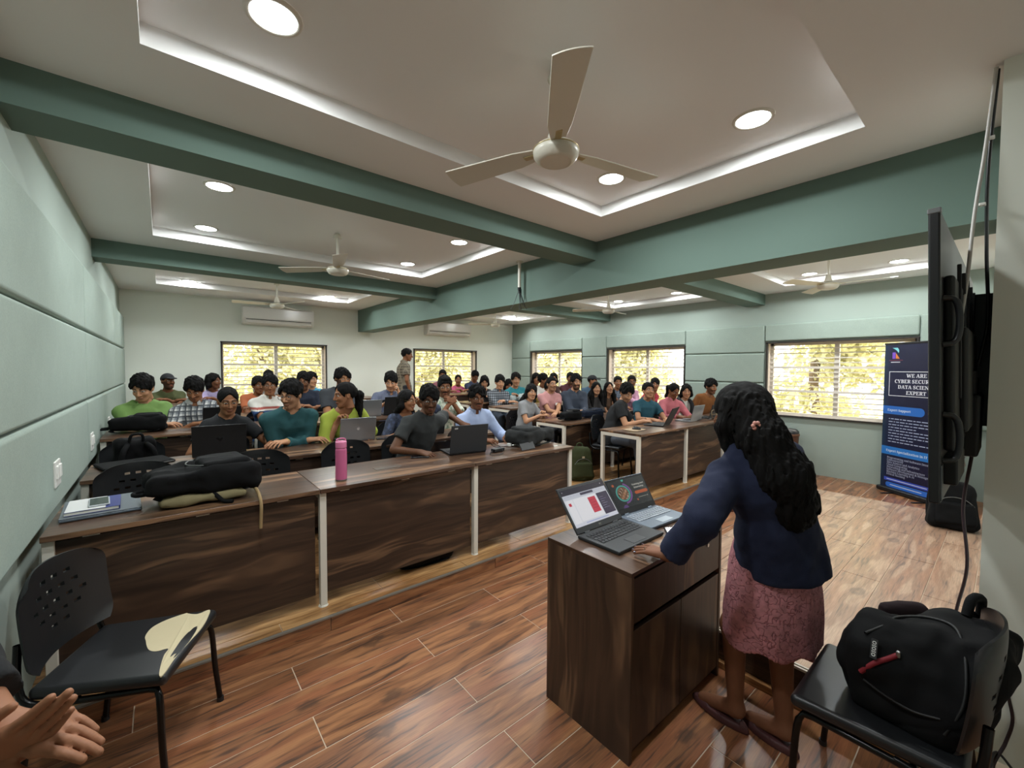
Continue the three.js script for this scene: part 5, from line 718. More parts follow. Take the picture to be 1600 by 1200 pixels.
{ const t = backpack({ label: 'black bag lying on the second-row right desk, beside the aisle', at: [4.6, D2, -4.14], size: [0.2, 0.34, 0.14], seed: 13, amp: 0.012 }); for (const c of [...t.children]) c.geometry = c.geometry.clone().rotateX(-Math.PI / 2).rotateY(1.5).translate(0.17, 0.1, 0.0); settle(t); }
{ const t = backpack({ label: 'navy bag lying on the second-row right desk, next to the black bag', at: [5.1, D2, -4.15], size: [0.2, 0.4, 0.12], mat: bagNavy, seed: 15, amp: 0.012 }); for (const c of [...t.children]) c.geometry = c.geometry.clone().rotateX(-Math.PI / 2).rotateY(1.5).translate(0.2, 0.09, 0.0); settle(t); }
backpack({ label: 'olive green backpack standing on the aisle floor between the desk blocks', at: [4.36, PF, -3.72], rot: [-0.12, -0.55, 0], size: [0.34, 0.44, 0.2], mat: bagOlive, seed: 17, badge: rbox(0.035, 0.025, 0.006, 0.002, 0.0, 0.31, 0.105), badgeMat: std(0xa8977a, 0.5) });
{ const t = backpack({ label: 'black bag lying on the platform under the front desk, behind its middle legs', at: [1.55, PF, -3.0], size: [0.24, 0.44, 0.13], seed: 21, amp: 0.012 }); for (const c of [...t.children]) c.geometry = c.geometry.clone().rotateX(-Math.PI / 2).rotateY(1.5).translate(0.2, 0.1, 0.1); settle(t); }
backpack({ label: 'black backpack on the stage floor under the screen', at: [5.4, STAGE, -0.3], rot: [-0.2, -1.3, 0], size: [0.34, 0.42, 0.2], seed: 19 });
{ // big backpack on the chair beside the presenter
  const t = thing('backpack', 'large black backpack with a red zip slit on the near right chair', 'backpack', [2.0, 0.458, -0.195], 0.0, 'bags');
  const F = (x, y, z) => { const k = 1 - 0.28 * clamp(y / 0.34, 0, 1); x = x * 0.88 + 0.02; const xx = (x - 0.1 * y) / k, zz = (z - 0.42 * y) / k; let d = sRBox(xx, y - 0.145, zz, 0.2, 0.15, 0.165, 0.1) * k; d = smin(d, sEll(x, y, z, -0.05, 0.14, -0.08, 0.15, 0.12, 0.1), 0.05); return d + (vn3(x * 9 + 2, y * 8, z * 9) - 0.5) * 0.05 + (vn3(x * 24, y * 18, z * 24 + 3) - 0.5) * 0.024 + 0.006 * Math.max(0, 1 - Math.abs(y - 0.12 - 0.5 * z - 0.1 * Math.sin(x * 9)) / 0.008); };
  mesh('main_body', nets(F, [-0.32, -0.03, -0.32], [0.34, 0.36, 0.36], 0.0085), bagBlack, t);
  mesh('zip_slit', tube([[-0.236, 0.14, -0.098], [-0.234, 0.185, -0.066], [-0.2, 0.205, -0.033], [-0.184, 0.217, -0.016]], 0.008, 16, 6), std(0x7a1420, 0.7), t);
  mesh('zipper_pull', rbox(0.012, 0.02, 0.012, 0.003, -0.186, 0.222, -0.013), std(0x8a8a88, 0.3, { metalness: 0.8 }), t);
  mesh('seam', tube([[-0.184, 0.25, -0.097], [-0.1, 0.262, -0.06], [-0.014, 0.267, -0.038], [0.005, 0.292, 0.03], [-0.02, 0.305, 0.09], [-0.07, 0.3, 0.115], [-0.158, 0.243, 0.134], [-0.214, 0.155, 0.133], [-0.238, 0.06, 0.1]], 0.005, 60, 6), std(0x050505, 0.6), t);
  mesh('seam', tube([[-0.238, 0.12, -0.09], [-0.243, 0.1, -0.03], [-0.242, 0.09, 0.03], [-0.236, 0.1, 0.09]], 0.004, 30, 6), std(0x050505, 0.6), t);
  mesh('side_pocket', blob(0.09, 0.1, 0.03, 0.03, 44, 0.012, 0.01, 0.1).rotateY(-0.9).translate(0.17, 0.05, -0.05), nylon(0x2a2022), t);
  mesh('strap', tube([[0.2, 0.27, 0.14], [0.26, 0.2, 0.18], [0.28, 0.08, 0.16], [0.25, -0.02, 0.1]], 0.022, 20, 8), nylon(0x2c2f31), t);
  mesh('handle', tube([[0.1, 0.3, 0.12], [0.14, 0.35, 0.13], [0.2, 0.34, 0.15], [0.22, 0.28, 0.15]], 0.014, 16, 8), bagBlack, t);
  const lt = canvasTex(128, 40, (g) => { g.fillStyle = '#141415'; g.fillRect(0, 0, 128, 40); g.fillStyle = '#c9c9c5'; g.font = 'bold 34px sans-serif'; g.textAlign = 'center'; g.fillText('OIOIO', 64, 32); });
  const lb = mesh('brand_letters', new THREE.PlaneGeometry(0.06, 0.017), std(0xffffff, 0.7, { map: lt }), t); lb.position.set(-0.224, 0.229, -0.068); lb.quaternion.setFromUnitVectors(V(0, 0, 1), V(-0.82, 0.56, 0.1).normalize()); lb.rotateZ(1.0);
}

// ---------- small things on the desks ----------
const desktop = (name, label, cat, x, y, z, turn = 0, group = 'small things on the desks') => thing(name, label, cat, [x, y, z], turn, group);
{
  let t = desktop('closed_laptop', 'closed silver laptop under a blue notebook on the front desk by the left wall', 'laptop', -0.255, D1, -3.09, 0.06); mesh('base', rbox(0.3, 0.012, 0.36, 0.004, 0, 0.006, 0), slateMat, t); mesh('lid', rbox(0.3, 0.007, 0.36, 0.003, 0, 0.0155, 0), std(0x7d858d, 0.35, { metalness: 0.6 }), t);
  t = desktop('notebook', 'blue and white notebook on the closed laptop', 'notebook', -0.285, D1 + 0.0195, -3.06, 0.04); mesh('cover', [rbox(0.2, 0.002, 0.25, 0.001, 0, 0.001, 0), rbox(0.2, 0.002, 0.25, 0.001, 0, 0.017, 0), box(0.004, 0.016, 0.25, 0.099, 0.009, 0)], std(0x2f3a7c, 0.6), t); mesh('pages', box(0.195, 0.013, 0.245, -0.002, 0.009, 0), std(0xd9d6cc, 0.8), t); mesh('title_sheet', box(0.145, 0.001, 0.246, -0.026, 0.0188, 0), std(0xd4d4d2, 0.6), t);
  t = desktop('phone', 'dark phone lying on the blue notebook', 'phone', -0.265, D1 + 0.039, -3.05, 0.08); mesh('case', rbox(0.08, 0.009, 0.16, 0.004, 0, 0.0045, 0), std(0xb8bcc0, 0.4), t); mesh('screen', rbox(0.07, 0.001, 0.15, 0.0004, 0, 0.0095, 0), std(0x26302f, 0.1), t);
  t = desktop('water_bottle', 'pink steel water bottle standing on the front desk', 'bottle', 0.911, D1, -2.87); mesh('flask', lathe([[0.001, 0], [0.034, 0], [0.0365, 0.004], [0.0365, 0.2], [0.034, 0.212], [0.03, 0.216], [0.001, 0.216]], 32), std(0xc4628c, 0.35), t); const cap = mesh('lid', lathe([[0.001, 0.216], [0.034, 0.216], [0.0355, 0.22], [0.0355, 0.255], [0.033, 0.262], [0.001, 0.262]], 32), std(0xd0779c, 0.4), t); mesh('carry_loop', tube([[-0.03, 0.252, 0], [-0.025, 0.275, 0], [0.025, 0.275, 0], [0.03, 0.252, 0]], 0.005, 14, 6), std(0xd0779c, 0.4), cap); mesh('base_ring', cyl(0.0368, 0.0368, 0.008, 0, 0.004, 0, 28), std(0x8d8d8d, 0.3, { metalness: 0.8 }), t);
  const phone = (x, y, z, turn, label) => { const p = desktop('phone', label, 'phone', x, y, z, turn); mesh('case', rbox(0.075, 0.01, 0.15, 0.004, 0, 0.005, 0), blackPlastic, p); mesh('screen', rbox(0.068, 0.001, 0.142, 0.0004, 0, 0.0105, 0), std(0x0d1014, 0.08), p); };
  phone(1.66, D1, -3.19, 1.1, 'dark phone on the front desk by the elbow of the man in dark grey'); phone(1.79, D2, -4.25, 1.3, 'dark phone beside the silver laptop, second row'); phone(1.96, 0.79, -1.03, 0.7, 'dark phone on the lectern beside the presenter’s hand');
  t = desktop('pouch', 'small black pouch on the second-row desk in front of the woman in denim', 'pouch', 2.02, D2, -4.22, 0.2); mesh('body', blob(0.09, 0.02, 0.05, 0.018, 4, 0.006, 0.009, 0), bagBlack, t); mesh('zipper', rod([-0.075, 0.036, 0.02], [0.075, 0.036, 0.02], 0.003), zipMat, t);
  t = desktop('charger', 'black laptop power brick with cable on the front desk', 'charger', 2.33, D1, -2.98, 0.15); mesh('brick', rbox(0.13, 0.03, 0.055, 0.006, 0, 0.015, 0), blackPlastic, t); mesh('cable', tube([[-0.065, 0.015, 0], [-0.13, 0.006, 0.03], [-0.17, 0.005, 0.09], [-0.08, 0.005, 0.12], [0.0, 0.006, 0.06], [0.05, 0.035, -0.02], [0.02, 0.05, -0.1], [0.12, 0.006, -0.14], [0.24, 0.005, -0.09]], 0.0032, 60, 6), blackPlastic, t); const pl = mesh('plug', rbox(0.03, 0.03, 0.04, 0.005, 0.25, 0.016, -0.085), plasticWhite, t);
  t = desktop('tablet', 'black tablet propped on its stand on the front desk before the grey backpack', 'tablet', 2.6, D1, -2.86, 0.12); const s = mesh('slab', rbox(0.19, 0.07, 0.008, 0.003, 0, 0.036, 0), blackPlastic, t); s.rotation.x = -0.5; mesh('stand', rbox(0.1, 0.006, 0.05, 0.002, 0, 0.003, -0.03), blackPlastic, t);
  t = desktop('laptop_sleeve', 'black zipped laptop sleeve lying on the second-row desk by the left wall', 'laptop sleeve', -0.17, D2, -4.32, 0.28); mesh('sleeve', rbox(0.42, 0.022, 0.29, 0.01, 0, 0.011, 0), bagBlack, t); mesh('zipper', tube([[-0.2, 0.012, 0.146], [0, 0.012, 0.147], [0.2, 0.012, 0.146]], 0.003, 8, 5), zipMat, t);
  t = desktop('phone_in_hand', 'dark phone held by the man in the blue striped shirt', 'phone', 2.42, 1.1, -5.66, 0.4); t.rotation.x = 0.6; mesh('case', rbox(0.072, 0.009, 0.148, 0.004), blackPlastic, t); mesh('screen', rbox(0.066, 0.001, 0.14, 0.0004, 0, 0.005, 0), std(0x0d1014, 0.08), t);
  t = desktop('mouse', 'dark computer mouse on the pad at the right front desk', 'mouse', 4.52, D1 + 0.003, -2.98, 0.3); mesh('shell', nets((x, y, z) => Math.max(sEll(x, y, z, 0, 0.004, 0, 0.032, 0.034, 0.055), -y + 0.001), [-0.05, -0.01, -0.07], [0.05, 0.05, 0.07], 0.006), blackPlastic, t); mesh('wheel', rod([-0.004, 0.034, -0.03], [0.004, 0.034, -0.03], 0.007), std(0x444444, 0.5), t);
  t = desktop('mouse_pad', 'light brown mouse pad at the aisle end of the right front desk', 'mouse pad', 4.5, D1, -3.0, 0.1); mesh('pad', rbox(0.24, 0.003, 0.2, 0.001, 0, 0.0015, 0), std(0xa58f74, 0.8), t); mesh('border', rbox(0.245, 0.002, 0.205, 0.001, 0, 0.001, 0), std(0x5c4d3e, 0.8), t);
  t = desktop('paper_stack', 'loose white papers on the right front desk near the woman with the scarf', 'papers', 6.6, D1, -3.14, 0.2); for (let i = 0; i < 3; i++) mesh('sheet', box(0.21, 0.0015, 0.297, 0.03 * i, 0.001 + 0.002 * i, 0.01 * i).rotateY(0.12 * i - 0.1), std(0xe2e0da, 0.8), t);
  t = desktop('cable_bundle', 'loose black cables on the right front desk before the papers', 'cable', 6.2, D1, -2.95); mesh('cable', tube([[-0.2, 0.005, 0], [-0.1, 0.03, 0.05], [0.02, 0.006, -0.03], [0.12, 0.04, 0.02], [0.22, 0.006, 0.04], [0.1, 0.02, 0.08], [-0.1, 0.006, 0.08]], 0.005, 50, 6), blackPlastic, t); mesh('plug', rbox(0.05, 0.025, 0.03, 0.005, 0.22, 0.013, 0.05), blackPlastic, t);
}

// ---------- screen, banner and things by the front wall ----------
{
  const t = thing('display_panel', 'large black flat display on the front wall, seen edge on from behind', 'display', [2.0, 1.15, -0.156]), W = 1.8, Hh = 0.99;
  const g = new THREE.Group(); const body = mesh('housing', rbox(W, Hh, 0.03, 0.006, W / 2, Hh / 2, 0), blackPlastic, t); body.rotation.x = -0.03;
  mesh('screen', new THREE.PlaneGeometry(W - 0.04, Hh - 0.04).rotateY(Math.PI).translate(W / 2, Hh / 2, -0.0155), std(0x07080a, 0.12), body); mesh('corner_cap', rbox(0.03, 0.018, 0.034, 0.004, 0.012, Hh - 0.002, 0), std(0x8b8f92, 0.4), body); mesh('corner_cap', rbox(0.05, 0.12, 0.004, 0.002, 0.03, 0.07, 0.016), std(0x454a4c, 0.4), body);
  mesh('back_cover', [rbox(W - 0.2, Hh * 0.62, 0.03, 0.012, W / 2, Hh * 0.48, 0.028), rbox(W - 0.6, Hh * 0.4, 0.03, 0.012, W / 2, Hh * 0.42, 0.05)], std(0x111213, 0.5), body);
  for (let i = 0; i < 6; i++) mesh('vent_rib', rbox(0.012, Hh * 0.5, 0.012, 0.003, 0.26 + i * 0.22, Hh * 0.6, 0.044), std(0x1d1e20, 0.5), body);
  for (const y of [0.22, 0.62]) mesh('handle', tube([[0.06, y - 0.08, 0.014], [0.07, y - 0.07, 0.045], [0.07, y + 0.07, 0.045], [0.06, y + 0.08, 0.014]], 0.01, 16, 8), blackPlastic, body);
  mesh('speaker_box', rbox(0.3, 0.1, 0.04, 0.008, 0.25, 0.1, 0.03), std(0x0f1011, 0.5), body);
  for (const x of [0.9, 1.3]) mesh('wall_bracket', rbox(0.08, 0.6, 0.06, 0.004, x, 0.5, 0.065), blackSteel, t);
}
{
  const t = thing('media_box', 'black set-top box and adapter hanging behind the display', 'electronics', [2.62, 1.24, -0.105]); mesh('box', rbox(0.3, 0.26, 0.05, 0.012, 0.12, 0.13, 0), blackMatte, t); mesh('antenna', [rod([0.02, 0.25, 0], [0.01, 0.36, 0], 0.012), rod([0.2, 0.25, 0], [0.21, 0.33, 0], 0.01)], blackMatte, t); mesh('label_strip', rbox(0.06, 0.012, 0.002, 0.001, 0.06, 0.21, 0.026), std(0x3a3a3a, 0.5), t);
  const w = thing('wall_cable', 'grey and white cables hanging from the ceiling beside the display to the floor', 'cable', [0, 0, 0]);
  mesh('white_cable', tube([[2.62, 2.83, -0.08], [2.6, 2.5, -0.1], [2.58, 2.25, -0.12], [2.5, 1.95, -0.13], [2.4, 1.75, -0.14], [2.36, 1.55, -0.15], [2.42, 1.35, -0.14], [2.6, 1.2, -0.12]], 0.007, 60, 6), std(0xb9b6b0, 0.5), w); mesh('black_cable', tube([[2.64, 2.83, -0.075], [2.62, 2.4, -0.09], [2.66, 2.1, -0.085], [2.7, 1.8, -0.075], [2.68, 1.62, -0.095]], 0.006, 40, 6), blackPlastic, w); mesh('black_cable', tube([[2.66, 1.24, -0.1], [2.7, 1.0, -0.12], [2.68, 0.75, -0.1], [2.74, 0.5, -0.13], [2.7, 0.32, -0.14], [2.72, 0.2, -0.13]], 0.006, 50, 6), std(0x2a1c22, 0.5), w);
  mesh('cable_clip', [rbox(0.02, 0.012, 0.02, 0.003, 2.61, 2.55, -0.085), rbox(0.02, 0.012, 0.02, 0.003, 2.585, 2.28, -0.1)], plasticWhite, w);
  const j = thing('jamb_cable', 'dark red and black cable drooping down the near white wall end to the floor', 'cable', [0, 0, 0]); mesh('cable', tube([[2.592, 0.5, -0.03], [2.59, 0.42, 0.02], [2.592, 0.3, 0.03], [2.59, 0.2, 0.045], [2.585, 0.1, 0.03], [2.5, 0.012, 0.0], [2.3, 0.008, 0.08]], 0.006, 50, 6), std(0x221014, 0.5), j); mesh('cable', tube([[2.3, 0.01, -0.02], [2.42, 0.03, -0.01], [2.56, 0.06, 0.01], [2.55, 0.012, 0.06], [2.4, 0.008, 0.12]], 0.005, 40, 6), blackPlastic, j);
}
{ // UPS
  const t = thing('power_backup_unit', 'black power backup box with a red round sticker on the stage edge', 'electronics', [2.44, STAGE, -0.29], 0.12); mesh('case', rbox(0.1, 0.23, 0.3, 0.006, 0, 0.115, 0), blackPlastic, t); mesh('sticker', cyl(0.03, 0.03, 0.001, 0, 0.2305, -0.1, 24), std(0xc4503a, 0.6), t);
  for (let i = 0; i < 7; i++) mesh('vent_slot', box(0.03, 0.002, 0.005, 0.022, 0.2305, -0.05 + i * 0.014), blackMatte, t); for (let i = 0; i < 7; i++) mesh('vent_slot', box(0.022, 0.002, 0.006, -0.025, 0.2305, -0.02 + i * 0.016), blackMatte, t);
}
{ // roll-up banner
  const tex_ = canvasTex(640, 1520, (g, w, h) => {
    const gr = g.createLinearGradient(0, 0, w, 0); gr.addColorStop(0, '#12304a'); gr.addColorStop(0.12, '#12183a'); gr.addColorStop(1, '#0d1030'); g.fillStyle = gr; g.fillRect(0, 0, w, h);
    g.fillStyle = '#7fd0d6'; g.beginPath(); g.moveTo(80, 40); g.lineTo(140, 40); g.quadraticCurveTo(165, 70, 150, 95); g.quadraticCurveTo(130, 60, 80, 40); g.fill(); g.fillStyle = '#7a4fc0'; g.fillRect(84, 88, 34, 66); g.fillStyle = '#e0823c'; g.beginPath(); g.moveTo(122, 95); g.lineTo(165, 154); g.lineTo(122, 154); g.fill(); g.fillStyle = '#d0d0d8'; g.fillRect(70, 186, 100, 8); g.fillStyle = '#8a3a4a'; g.fillRect(50, 168, 150, 5);
    g.strokeStyle = '#e6e6ea'; g.lineWidth = 6; g.strokeRect(60, 290, 520, 250); g.fillStyle = '#ececf2'; g.font = 'bold 50px serif'; g.textAlign = 'center'; ['WE ARE', 'CYBER SECURITY,', 'DATA SCIENCE', 'EXPERT'].forEach((s, i) => g.fillText(s, 345, 348 + i * 58));
    const pill = (y, x1, s, c) => { g.fillStyle = c; g.beginPath(); g.roundRect(0, y, x1, 86, [0, 43, 43, 0]); g.fill(); g.fillStyle = '#dfe6f6'; g.font = 'bold 32px serif'; g.textAlign = 'left'; g.fillText(s, 52, y + 54); };
    pill(650, 440, 'Expert Support', '#2a6cc4'); g.fillStyle = '#aab4d0'; for (let i = 0; i < 9; i++) { let x = 70, k = 0; while (x < 600 - (i % 4 === 3 ? 260 : 20)) { const l = 14 + ((i * 31 + k * 17) % 46); g.fillRect(x, 780 + i * 30, l, 9); x += l + 10; k++; } }
    pill(1080, 640, 'Expert Specialization in IT Training', '#2a78c8'); g.font = '27px serif'; g.fillStyle = '#c6cde2'; ['Programming and Software Development', 'Cybersecurity', 'Data Science and Analytics', 'Cloud Computing', 'Networking and Infrastructure', 'Software Development & Management', 'Machine Learning & AI', 'Ethical Hacking'].forEach((s, i) => g.fillText(s, 66, 1206 + i * 25));
    g.fillStyle = '#3a52c0'; g.fillRect(40, 1408, 600, 36); g.fillStyle = '#2f6fd0'; g.beginPath(); g.roundRect(60, 1456, 580, 52, 26); g.fill(); g.fillStyle = '#cdd6ee'; g.fillRect(70, 1422, 420, 8); g.fillRect(110, 1478, 330, 8);
  });
  const t = thing('roll_up_banner', 'dark blue roll-up banner about cyber security and data science by the green wall', 'banner', [7.17, 0, -0.78]); 
  t.rotation.y = -Math.PI / 2 - 0.65; const W = 0.8, Hb = 1.9;
  mesh('base', [rbox(W + 0.04, 0.06, 0.09, 0.02, 0, 0.035, 0), rbox(0.03, 0.012, 0.3, 0.004, -0.2, 0.006, 0.03), rbox(0.03, 0.012, 0.3, 0.004, 0.2, 0.006, 0.03)], blackPlastic, t); mesh('pole', cyl(0.008, 0.008, Hb, 0, Hb / 2 + 0.03, -0.03), alum, t); mesh('top_rail', rbox(W, 0.025, 0.018, 0.006, 0, Hb + 0.05, 0), blackPlastic, t);
  mesh('print', rbox(W - 0.01, Hb, 0.004, 0.001, 0, Hb / 2 + 0.05, 0), std(0x12183a, 0.6), t); const p = mesh('artwork', new THREE.PlaneGeometry(W - 0.012, Hb - 0.01).translate(0, Hb / 2 + 0.05, 0.0035), std(0xffffff, 0.45, { map: tex_ }), t);
}
{ // bin by the window wall
  const t = thing('waste_bin', 'brown swing-lid waste bin with black lid against the green wall', 'bin', [7.4, 0, -2.2]); mesh('bucket', lathe([[0.001, 0], [0.12, 0], [0.125, 0.01], [0.15, 0.6], [0.145, 0.6], [0.12, 0.02], [0.001, 0.02]], 32), std(0x5a3826, 0.5), t); mesh('rim', lathe([[0.15, 0.59], [0.158, 0.595], [0.158, 0.625], [0.15, 0.63]], 32), std(0x6b4630, 0.5), t); mesh('lid', lathe([[0.152, 0.625], [0.15, 0.66], [0.12, 0.69], [0.06, 0.7], [0.001, 0.705]], 32), blackPlastic, t);
}

// ---------- presenter, standing student, person in the near left corner ----------
const laceTex = tex(256, 256, (u, v) => { const n = fbm(u * 14, v * 14, 91, 14, 14, 3), m = Math.abs(fbm(u * 16, v * 16, 95, 16, 16, 2) - 0.5); const c = mix3([186, 124, 130], [140, 84, 92], sst(0.06, 0.0, m) * 0.8); return c.map((x) => x * (0.86 + 0.28 * n)); });
const laceBump = tex(256, 256, (u, v) => { const m = Math.abs(fbm(u * 16, v * 16, 95, 16, 16, 2) - 0.5), n = 40 + 170 * sst(0.0, 0.09, m); return [n, n, n]; }, false);
makePerson({
  label: 'woman in a navy blazer and pink lace skirt leaning on the lectern', short: 'presenter', group: 'presenters', row: 1, floor: 0, chair: false, legs: false, pelvis: 0.85, female: 1, near: 1.5, s: 1.0, build: 1.04, skin: '#7d523b',
  head: [1.955, 1.405, -0.765], hip: [2.01, -0.63], turn: 152, look: -112, pitch: 8, bulge: 0.03, arms: 'custom', armsW: [[2.3, 0.9, -0.86], [1.575, 0.84, -0.875]], polesW: [[0.6, -0.5, 0.3], [-0.7, -0.1, 0.25]], arm: 0.83,
  handsW: [{ dir: [-0.1, -0.1, -1], pn: [0, -1, 0], curl: 0.2 }, { dir: [0.0, -0.08, -1], pn: [0.0, -1, 0.08], curl: 0.14, spread: 0.32 }],
  hair: 'long', hairO: { vol: 0.02, top: 0.012, side: -0.05, nape: -0.1, front: 0.062, tuft: 0.003, long: 0 }, hairC: '#0a0807', glasses: { gold: 1, w: 0.027, h: 0.023 },
  hairW: [[[1.935, 1.43, -0.715], [1.885, 1.31, -0.645], 0.088, 0.088], [[1.885, 1.31, -0.645], [1.885, 1.18, -0.575], 0.088, 0.1], [[1.885, 1.18, -0.575], [1.915, 1.05, -0.55], 0.1, 0.085], [[1.915, 1.05, -0.55], [1.925, 0.965, -0.55], 0.08, 0.035], [[1.95, 1.2, -0.55], [1.99, 1.05, -0.5], 0.06, 0.035]],
  hairH: [[[0.075, 0.06, 0.0], [0.085, -0.05, 0.035], 0.03, 0.034], [[0.085, -0.05, 0.035], [0.08, -0.16, 0.02], 0.034, 0.03]],
  cones: [[[1.975, 0.8, -0.66], [1.935, 0.46, -0.76], 0.085, 0.052], [[1.935, 0.46, -0.76], [1.945, 0.09, -0.75], 0.052, 0.031], [[2.06, 0.8, -0.6], [2.0, 0.46, -0.6], 0.085, 0.052], [[2.0, 0.46, -0.6], [1.985, 0.09, -0.57], 0.052, 0.031], [[1.945, 0.08, -0.745], [1.962, 0.03, -0.9], 0.034, 0.026], [[1.985, 0.08, -0.565], [2.01, 0.03, -0.71], 0.034, 0.026]],
  shirt: { c: '#111a36', sleeve: 'long', loose: 0.013, name: 'blazer', hem: 0.735, neck: 'crew' },
  extra: ({ t, loc, P, hw, hc }) => {
    const wc = loc([2.01, 0.93, -0.64]), hcn = loc([2.02, 0.42, -0.645]);
    const g = nets((x, y, z) => { const tt = clamp((0.95 - y) / 0.55, 0, 1.1), cx = mixn(wc[0], hcn[0], tt), cz = mixn(wc[2], hcn[2], tt), hipb = Math.sin(clamp(tt * 1.3, 0, 1) * 1.57), w = mixn(0.135, 0.205, hipb), d = mixn(0.115, 0.165, hipb), a = Math.atan2(z - cz, x - cx), ru = 1 + 0.03 * tt * Math.sin(a * 7 + 1); let e = (Math.hypot((x - cx) / (w * ru), (z - cz) / (d * ru)) - 1) * d; const inner = e + 0.014; e = Math.max(e, y - 0.95, 0.43 - y + 0.012 * Math.sin(a * 7)); return Math.max(e + (vn3(x * 20, y * 9, z * 20) - 0.5) * 0.01, y < 0.5 ? -inner : -9); }, [wc[0] - 0.26, 0.39, wc[2] - 0.25], [wc[0] + 0.26, 0.98, wc[2] + 0.25], 0.0085);
    { const p = g.attributes.position, uv = new Float32Array(p.count * 2); for (let i = 0; i < p.count; i++) { uv[i * 2] = Math.atan2(p.getZ(i) - wc[2], p.getX(i) - wc[0]) * 0.19 / 0.24; uv[i * 2 + 1] = p.getY(i) / 0.24; } g.setAttribute('uv', new THREE.BufferAttribute(uv, 2)); }
    mesh('skirt', g, std(0xffffff, 0.95, { map: laceTex, bumpMap: laceBump, bumpScale: 0.004 }), t);
    const shoe = (heel, toe) => { const a = loc(heel), b = loc(toe), dx = nrm(sub(b, a)), side = crs([0, 1, 0], dx); return nets((x, y, z) => { const r = [x - a[0], y - a[1], z - a[2]], u = dot(r, dx), v = dot(r, side), L = len(sub(b, a)), q = clamp(u / L, 0, 1), w = 0.031 + 0.013 * Math.sin(q * 2.6), h = mixn(0.062, 0.036, sst(0.1, 0.8, q)); let e = sEll(u, y, v, L / 2, 0.01, 0, L / 2 + 0.012, h, w); return Math.max(e, -y + 0.001, Math.max(0, 0) + (q < 0.66 && q > 0.1 && Math.abs(v) < w - 0.008 ? 0.03 - 0 - (0.062 - y) * 1 : -9)); }, [Math.min(a[0], b[0]) - 0.09, -0.01, Math.min(a[2], b[2]) - 0.09], [Math.max(a[0], b[0]) + 0.09, 0.1, Math.max(a[2], b[2]) + 0.09], 0.006); };
    const sm = std(0x4f2c2c, 0.6); mesh('shoe', shoe([1.938, 0.0, -0.70], [1.968, 0.0, -0.945]), sm, t); mesh('shoe', shoe([1.975, 0.0, -0.52], [2.02, 0.0, -0.755]), sm, t);
    const cl = loc([1.812, 1.378, -0.648]), petals = []; for (let i = 0; i < 6; i++) petals.push(new THREE.SphereGeometry(0.008, 10, 8).translate(cl[0] + 0.014 * Math.cos(i * 1.05), cl[1] + 0.012 * Math.sin(i * 1.05), cl[2] - 0.0)); petals.push(new THREE.SphereGeometry(0.007, 10, 8).translate(cl[0], cl[1] - 0.024, cl[2])); mesh('hair_clip', petals, std(0xd99a8c, 0.4), t);
    const C = hc[1], nails = [0, 1, 2, 3].map((i) => { const s = C[i * 4 + 3], q = lerp3(s[0], s[1], 0.95); return new THREE.SphereGeometry(1, 10, 8).scale(0.0055, 0.003, 0.008).translate(q[0], q[1] + 0.0065, q[2]); }); mesh('fingernails', nails, std(0x4a3f47, 0.2), t);
    const rs = C[2 * 4 + 1], rc = lerp3(rs[0], rs[1], 0.45); mesh('ring', new THREE.TorusGeometry(0.0098, 0.0018, 8, 20).applyQuaternion(new THREE.Quaternion().setFromUnitVectors(V(0, 0, 1), V(...nrm(sub(rs[1], rs[0]))))).translate(...rc), std(0xd9d2c4, 0.15, { metalness: 1 }), t);
  },
});
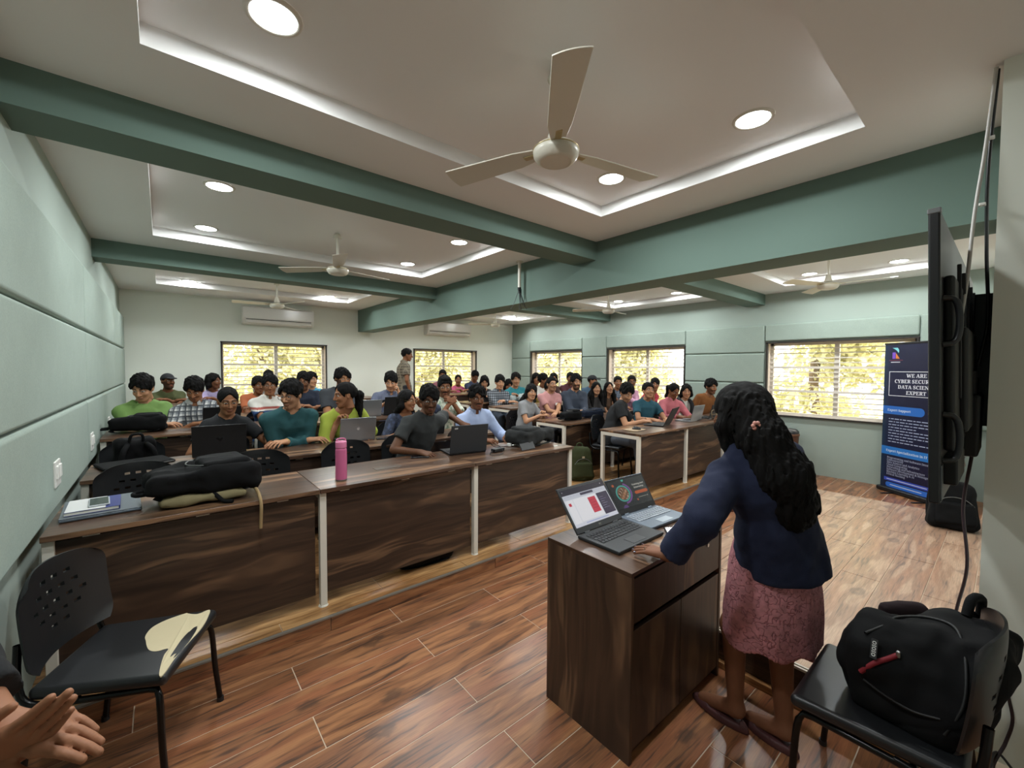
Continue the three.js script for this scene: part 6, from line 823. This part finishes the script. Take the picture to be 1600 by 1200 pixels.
makePerson({
  label: 'man in a brown plaid shirt standing in the aisle at the back, facing right', short: 'standing man', group: 'standing students', row: 5, chair: false, legs: false, pelvis: 0.92, far: 1, s: 1.0, skin: SK.c, head: [3.83, 1.86, -7.9], hip: [3.8, -7.93], turn: 78, look: 92, pitch: 6, hair: 'short', arms: 'custom', armsAt: [[-0.24, 0.82, 0.04], [0.24, 0.82, 0.06]], hands: [{ dir: [0, -1, 0.1], pn: [1, 0, 0] }, { dir: [0, -1, 0.1], pn: [-1, 0, 0] }],
  shirt: { tex: tx.brownPlaid, c: '#6b6152', sleeve: 'short', neck: 'collar', collarC: '#6f6454', hem: 0.78, loose: 0.006 },
  extra: ({ t }) => { mesh('trousers', nets((x, y, z) => { const ax = Math.abs(x); let d = smin(sCone(ax, y, z, [0.09, 0.92, -0.01], [0.1, 0.5, 0.0], 0.1, 0.07), sCone(ax, y, z, [0.1, 0.5, 0], [0.1, 0.06, -0.02], 0.066, 0.05), 0.03); return Math.max(d, 0.05 - y, y - 0.96); }, [-0.24, 0.02, -0.16], [0.24, 1.0, 0.16], 0.016), jeans[1], t); mesh('shoe_pair', shoeGeo.clone().translate(0, 0, -0.44), shoeMat, t); },
});
makePerson({
  label: 'person in black at the lower left picture edge with fingertips pressed together', short: 'person in black', group: 'near standing people', row: 1, floor: 0, near: 1.7, chair: false, legs: false, pelvis: 0.93, skin: '#9a6b50', head: [-0.46, 1.56, -1.16], hip: [-0.5, -1.24], turn: 50, look: 40, s: 1.0, arms: 'custom', armsW: [[-0.178, 0.912, -1.025], [-0.215, 0.995, -1.06]], polesW: [[-0.6, -1, 0.5], [-0.2, -1, -0.6]],
  handsW: [{ dir: [0.6, 0.56, 0.46], pn: [-0.3, -0.1, -0.85], curl: 0.16, spread: -0.1 }, { dir: [0.76, -0.05, 0.62], pn: [0.1, -0.95, -0.1], curl: 0.26, spread: -0.08 }], hair: 'short', shirt: { c: '#101113', sleeve: 'wrist', loose: 0.006, hem: 0.85 },
  extra: ({ t }) => { mesh('trousers', nets((x, y, z) => { const ax = Math.abs(x); let d = smin(sCone(ax, y, z, [0.09, 0.92, -0.01], [0.1, 0.5, 0.0], 0.1, 0.07), sCone(ax, y, z, [0.1, 0.5, 0], [0.1, 0.06, -0.02], 0.066, 0.05), 0.03); return Math.max(d, 0.05 - y, y - 0.96); }, [-0.24, 0.02, -0.16], [0.24, 1.0, 0.16], 0.016), jeans[1], t); mesh('shoe_pair', shoeGeo.clone().translate(0, 0, -0.44), shoeMat, t); },
});

renderer.render(scene, camera);
